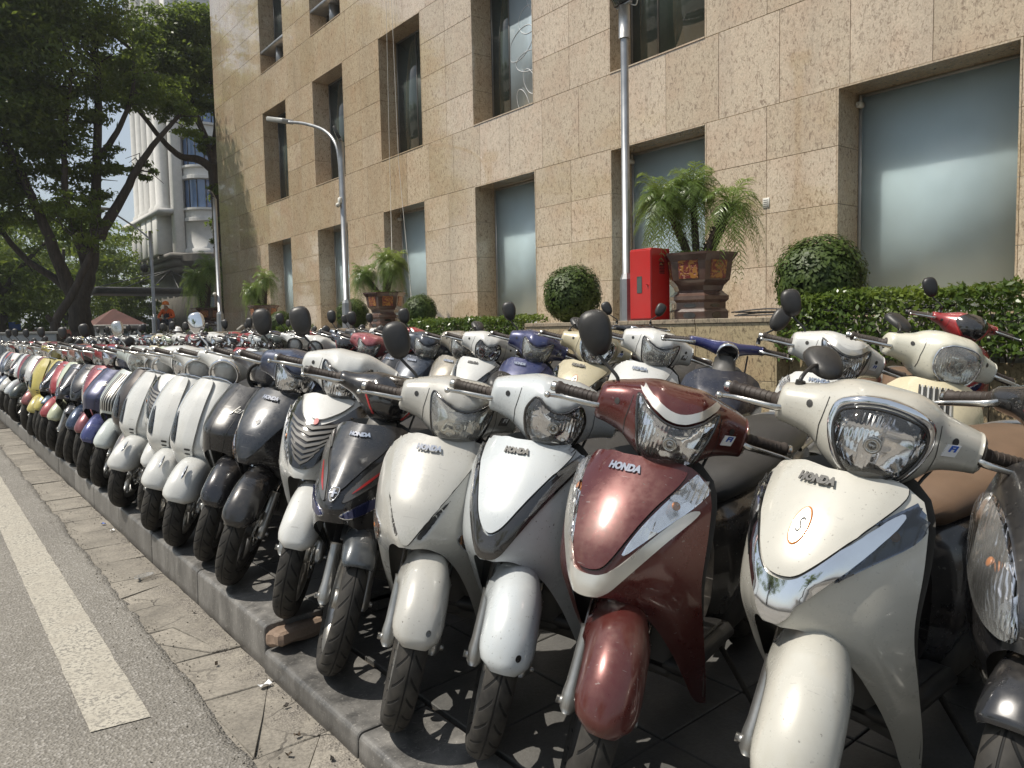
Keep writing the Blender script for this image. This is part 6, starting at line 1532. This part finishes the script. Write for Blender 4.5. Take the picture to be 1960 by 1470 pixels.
# ------------------------------------------------------------------ the scooters
WHT = (.60, .60, .575, .0); PEARL = (.56, .56, .54, .1); PALE = (.53, .56, .57, .06); MAROON = (.100, .015, .013, .45); BLK = (.013, .013, .016, .2)
GREYW = (.46, .45, .415, .08); NAVY = (.025, .032, .095, .35); DGREY = (.035, .035, .042, .5); CREAM = (.60, .53, .36, .05); WINE = (.22, .03, .04, .4)
BROWNG = (.17, .145, .14, .6); RED = (.30, .02, .025, .1); YEL = (.50, .42, .11, 0); MINT = (.50, .55, .42, .05); BLUEG = (.08, .13, .19, .5); SLATE = (.14, .17, .22, .6)
ROW1 = 'scooters parked along the kerb'; ROW2 = 'scooters parked in the second row'
rj = random.Random(12)
def B1(key, X, s, yaw, steer, lean, label, m, **kw):
    if s > 5.3: yaw += rj.uniform(-5, 5); steer += rj.uniform(-9, 7); X += rj.uniform(-.05, .03); lean += rj.uniform(-2, 2)
    return place_scooter(key, X, s, gz(X, s), yaw, label, kw.pop('group', ROW1), m, steer=steer, lean=lean, scale=1.03, **kw)
B1('bigeye', 1.80, .57, 8, -6, 3, 'black scooter with a large clear lamp in its front shield, cut by the picture edge', (.02, .02, .022, .3), seat='black')
B1('curvy', 1.54, 1.03, 2, 29, 4, 'white scooter with chrome V trim, oval emblem and blue FI sticker', (.50, .485, .43, .04), mir='r', seat='brown', r=BLK)
B1('vision', 1.37, 1.49, 16, 29, 5, 'maroon scooter with silver V trim below a clear shield-shaped headlight', MAROON, mir='R', r=(.012, .012, .013, .1))
B1('airy', 1.35, 1.90, 25, 28, 4, 'pale white scooter with dark-edged lamps, beside the maroon one', PALE)
B1('plain', 1.22, 2.23, 37, 22, 6, 'scuffed grey-white scooter with orange side indicators and two black air slots', GREYW, mir='Rl')
B1('sport', 1.22, 2.75, 40, 27, 6, 'angular black and grey scooter with a shield emblem and red stripes', BLK, c=(.035, .037, .042, .5), t=(.12, .115, .11, .5), f=(.05, .06, .07, .3))
B1('grille', 1.23, 3.18, 40, 17, 8, 'white scooter with black ribbed chevron grille, front wheel beside the brick', WHT, mir='R')
B1('plainhole', 1.19, 3.78, 33, 22, 10, 'black scooter with amber corner indicators and a dark blue handlebar cowl', (.010, .010, .013, .2), c=(.018, .022, .03, .4), k=(.035, .05, .10, .4), f=(.02, .02, .023, .5), mir='R')
B1('round', 1.21, 4.27, 38, 22, 10, 'black scooter with silver script lettering on its rounded front and a round headlight', (.009, .009, .011, .2), k=(.12, .125, .15, .6), f=(.022, .022, .027, .5))
B1('vespa', 1.16, 4.68, 39, 20, 8, 'white steel scooter with chrome shield edge, right beside the black script-lettered one', WHT, mir='R', mirc='chrome')
B1('vespa', 1.14, 5.17, 43, 19, 9, 'second white steel scooter with chrome edge, just left of the first', WHT)
B1('grille', 1.22, 5.62, 42, 20, 8, 'white scooter with black chevron grille squeezed between white steel scooters', WHT)
B1('vespa', 1.16, 6.02, 43, 20, 8, 'third white steel scooter with chrome edge, nearest the dark brown one', WHT)
B1('vespa', 1.19, 6.44, 45, 22, 8, 'dark brown steel scooter with a grey-brown mudguard', (.045, .035, .032, .4), f=BROWNG, k=WHT)
B1('buddy', 1.20, 6.95, 44, 22, 8, 'white scooter with a spoked front wheel and a slim mirror stem', (.52, .56, .53, .1), mir='R', mirc='steel', f=(.56, .60, .57, 0))
B1('round', 1.18, 7.45, 43, 21, 8, 'navy blue round-fronted scooter with a bright blue mudguard', NAVY, f=(.06, .07, .2, .4), k=(.12, .15, .25, .5))
B1('vision', 1.18, 7.95, 43, 21, 8, 'wine red scooter with pale trim beside the navy blue one', WINE, f=(.22, .06, .07, .5), k=RED)
B1('airy', 1.18, 8.45, 43, 21, 8, 'black scooter with a navy mudguard and dark ribbed front', BLK, f=(.03, .05, .1, .5), k=WINE, mir='R')
B1('sport', 1.17, 8.92, 43, 21, 8, 'angular dark scooter with grey mudguard and silver trim', DGREY, f=(.10, .10, .11, .6), mir='L')
B1('vision', 1.17, 9.38, 43, 21, 8, 'cream-green scooter with a pale mudguard', MINT, f=(.50, .52, .36, .1), k=(.35, .16, .12, .3))
B1('plain', 1.18, 9.85, 42, 21, 8, 'bright red scooter almost hidden by the cream-green one', RED, mir='R')
B1('sport', 1.15, 10.3, 43, 21, 8, 'black angular scooter with a blue-grey mudguard', BLK, f=BLUEG, k=SLATE)
B1('vision', 1.18, 10.75, 43, 21, 8, 'pale blue and yellow scooter next to the black angular one', (.45, .50, .52, .1), f=YEL, c=YEL)
B1('vespa', 1.14, 11.2, 44, 21, 8, 'yellow steel scooter with a broad yellow mudguard', YEL, k=YEL)
far1 = [('plain', (.22, .05, .05, .3), 'dark red-brown'), ('vision', CREAM, 'cream and beige'), ('plain', PEARL, 'pearl white'), ('airy', (.02, .03, .025, .2), 'dark green-black'), ('plainhole', WINE, 'deep wine red'),
 ('vision', PALE, 'pale silver-blue'), ('sport', BLK, 'glossy black angular'), ('plain', GREYW, 'dull silver'), ('grille', WHT, 'white grille-fronted'), ('round', SLATE, 'slate blue rounded'), ('vision', RED, 'clear red'), ('plain', NAVY, 'navy'), ('airy', WHT, 'plain white'), ('plainhole', DGREY, 'dark grey')]
rr = random.Random(3)
for i, (k_, c_, n_) in enumerate(far1):
    place_far(k_, 1.17+rr.uniform(-.03, .03), 11.68+i*.47, gz(1.2, 20), 43+rr.uniform(-7, 7), '%s scooter in the kerb row, the %s beyond the yellow one' % (n_, ['first', 'second', 'third', 'fourth', 'fifth', 'sixth', 'seventh', 'eighth', 'ninth', 'tenth', 'eleventh', 'twelfth', 'thirteenth', 'fourteenth'][i]), ROW1, c_, mir=rr.choice(['', 'R', 'R', 'L']))
def B2(key, X, s, label, m, yaw=26, steer=23, lean=9, **kw): return B1(key, X, s, yaw, steer, lean, label, m, group=ROW2, **kw)
B2('buddy', 3.15, 1.50, 'cream scooter with a big rounded headlight behind the chrome-trimmed white one', CREAM[:3]+(0,), yaw=28, mir='r', seat='brown', c=WHT, k=(.62, .60, .50, 0))
B2('vision', 3.16, 2.03, 'white scooter with chrome brow and an upright black mirror, in front of the hedge corner', WHT, yaw=21, mir='R', seat='brown')
B2('naked', 3.18, 2.52, 'dark blue scooter with bare handlebars and a round chrome gauge', (.015, .017, .03, .3), yaw=38, steer=8, lean=7, mir='L', k=(.02, .025, .13, .3))
B2('plain', 3.20, 3.18, 'white scooter with a hazed yellowish headlight, below the red hose cabinet', WHT, mir='')
B2('curvy', 3.17, 3.68, 'beige scooter with narrow headlight behind the maroon one', (.52, .46, .31, .1), mir='r')
B2('plain', 3.21, 4.33, 'navy blue scooter between the beige and the white one', (.03, .04, .13, .3), mir='R')
B2('airy', 3.13, 4.80, 'white scooter with pointed headlight left of the navy blue one', WHT, mir='r', yaw=29)
B2('plain', 3.22, 5.27, 'dusty beige-grey scooter with a square headlight', (.30, .27, .22, .3), mir='')
B2('plain', 3.20, 5.72, 'dark slate scooter with a broad headlight and black mirror', (.045, .055, .075, .4), mir='R')
B2('sport', 3.24, 6.31, 'black scooter with an angular nose and no lamp on the handlebar', (.03, .033, .04, .3), k=(.05, .05, .055, .4), mir='')
B2('plain', 3.18, 6.86, 'faded pink-red scooter behind the black angular one', (.33, .09, .10, .2), mir='R')
B2('sport', 3.24, 7.5, 'dark blue angular scooter with upright mirror', (.03, .04, .07, .4), mir='RL')
B2('round', 3.23, 8.15, 'white scooter with a round headlight, second row behind the three white steel ones', WHT, mir='R')
far2 = [('round', PEARL, 'pearl white round-lamped'), ('airy', (.05, .06, .05, .3), 'dark grey-green'), ('plain', PALE, 'pale silver'), ('vision', RED, 'red'), ('plainhole', BLK, 'black'), ('plain', WHT, 'white'), ('round', SLATE, 'slate blue'), ('vision', WINE, 'wine red'), ('airy', WHT, 'chalk white'), ('grille', MINT, 'mint'), ('plain', BLK, 'glossy black'), ('vision', CREAM, 'cream'), ('plain', SLATE, 'steel blue'),
 ('plainhole', RED, 'scarlet'), ('airy', PALE, 'ice grey'), ('round', WHT, 'plain white round-lamped'), ('plain', NAVY, 'navy'), ('vision', (.4, .12, .12, .2), 'rose red'), ('plain', GREYW, 'dull silver'), ('grille', WHT, 'white grille-fronted'), ('airy', BLK, 'dark'), ('plain', WHT, 'bright white'), ('vision', SLATE, 'blue-grey'), ('plain', YEL, 'yellow'), ('round', BLK, 'black round-lamped'), ('plain', PEARL, 'off-white')]
ordn = ['%s' % n for n in ('first second third fourth fifth sixth seventh eighth ninth tenth eleventh twelfth thirteenth fourteenth fifteenth sixteenth seventeenth eighteenth nineteenth twentieth twenty-first twenty-second twenty-third twenty-fourth twenty-fifth twenty-sixth twenty-seventh twenty-eighth twenty-ninth thirtieth').split()]
for i, (k_, c_, n_) in enumerate(far2):
    place_far(k_, 3.22+rr.uniform(-.1, .1), 8.85+i*.58, gz(3.2, 20), 28+rr.uniform(-5, 5), '%s scooter in second row, %s beyond the round-lamped white one' % (n_, ordn[i]), ROW2, c_, mir=rr.choice(['', 'R', 'R', 'LR', 'L']))
ROW3 = 'scooters parked against the granite wall'
B1('sport', 5.25, 2.25, 25, 20, 8, 'red angular scooter in front of the longest hedge', RED, k=RED, mir='R', group=ROW3)
B1('naked', 5.3, 5.0, 60, -10, 7, 'black scooter with bare handlebars standing against the granite wall', BLK, mir='RL', group=ROW3)
B1('naked', 4.9, 1.25, 20, 15, 7, 'black bare-handlebar scooter at the picture edge, behind the cream one', BLK, mir='R', group=ROW3)
far3 = [('vision', RED, 'red'), ('plain', WHT, 'white'), ('plainhole', BLK, 'black'), ('round', SLATE, 'slate blue'), ('airy', (.06, .06, .06, .3), 'charcoal'), ('plain', (.4, .08, .09, .2), 'pink-red'), ('vision', PEARL, 'pearl white'), ('plain', NAVY, 'navy'), ('sport', BLK, 'angular black'), ('plain', PALE, 'silver'), ('vision', RED, 'scarlet'), ('round', WHT, 'white round-lamped'), ('plain', WHT, 'chalk white'), ('airy', WINE, 'wine red'), ('plain', BLK, 'glossy black'), ('vision', GREYW, 'grey'), ('plain', WHT, 'bright white'), ('round', MINT, 'mint'), ('plain', DGREY, 'dark grey'), ('airy', WHT, 'white and dark')]
for i, (k_, c_, n_) in enumerate(far3):
    place_far(k_, 5.15+rr.uniform(-.1, .1), 9.4+i*.72, gz(5.2, 20)-.03, 25+rr.uniform(-8, 8), '%s scooter by the granite wall, %s beyond the middle palm pot' % (n_, ordn[i]), ROW3, c_, mir=rr.choice(['', 'R', 'R', 'LR', 'L']))

# ------------------------------------------------------------------ summer haze
hm = bpy.data.materials.new('haze'); hm.use_nodes = True; hn = hm.node_tree; hn.nodes.clear()
ho = hn.nodes.new('ShaderNodeOutputMaterial'); hv = hn.nodes.new('ShaderNodeVolumePrincipled')
hv.inputs['Color'].default_value = (.86, .90, .93, 1); hv.inputs['Density'].default_value = .0007; hv.inputs['Anisotropy'].default_value = .3
hn.links.new(hv.outputs[0], ho.inputs['Volume'])
MB().add(*box(-320, 520, -220, 720, -1.6, 40)).build('haze', [hm], kind='stuff')
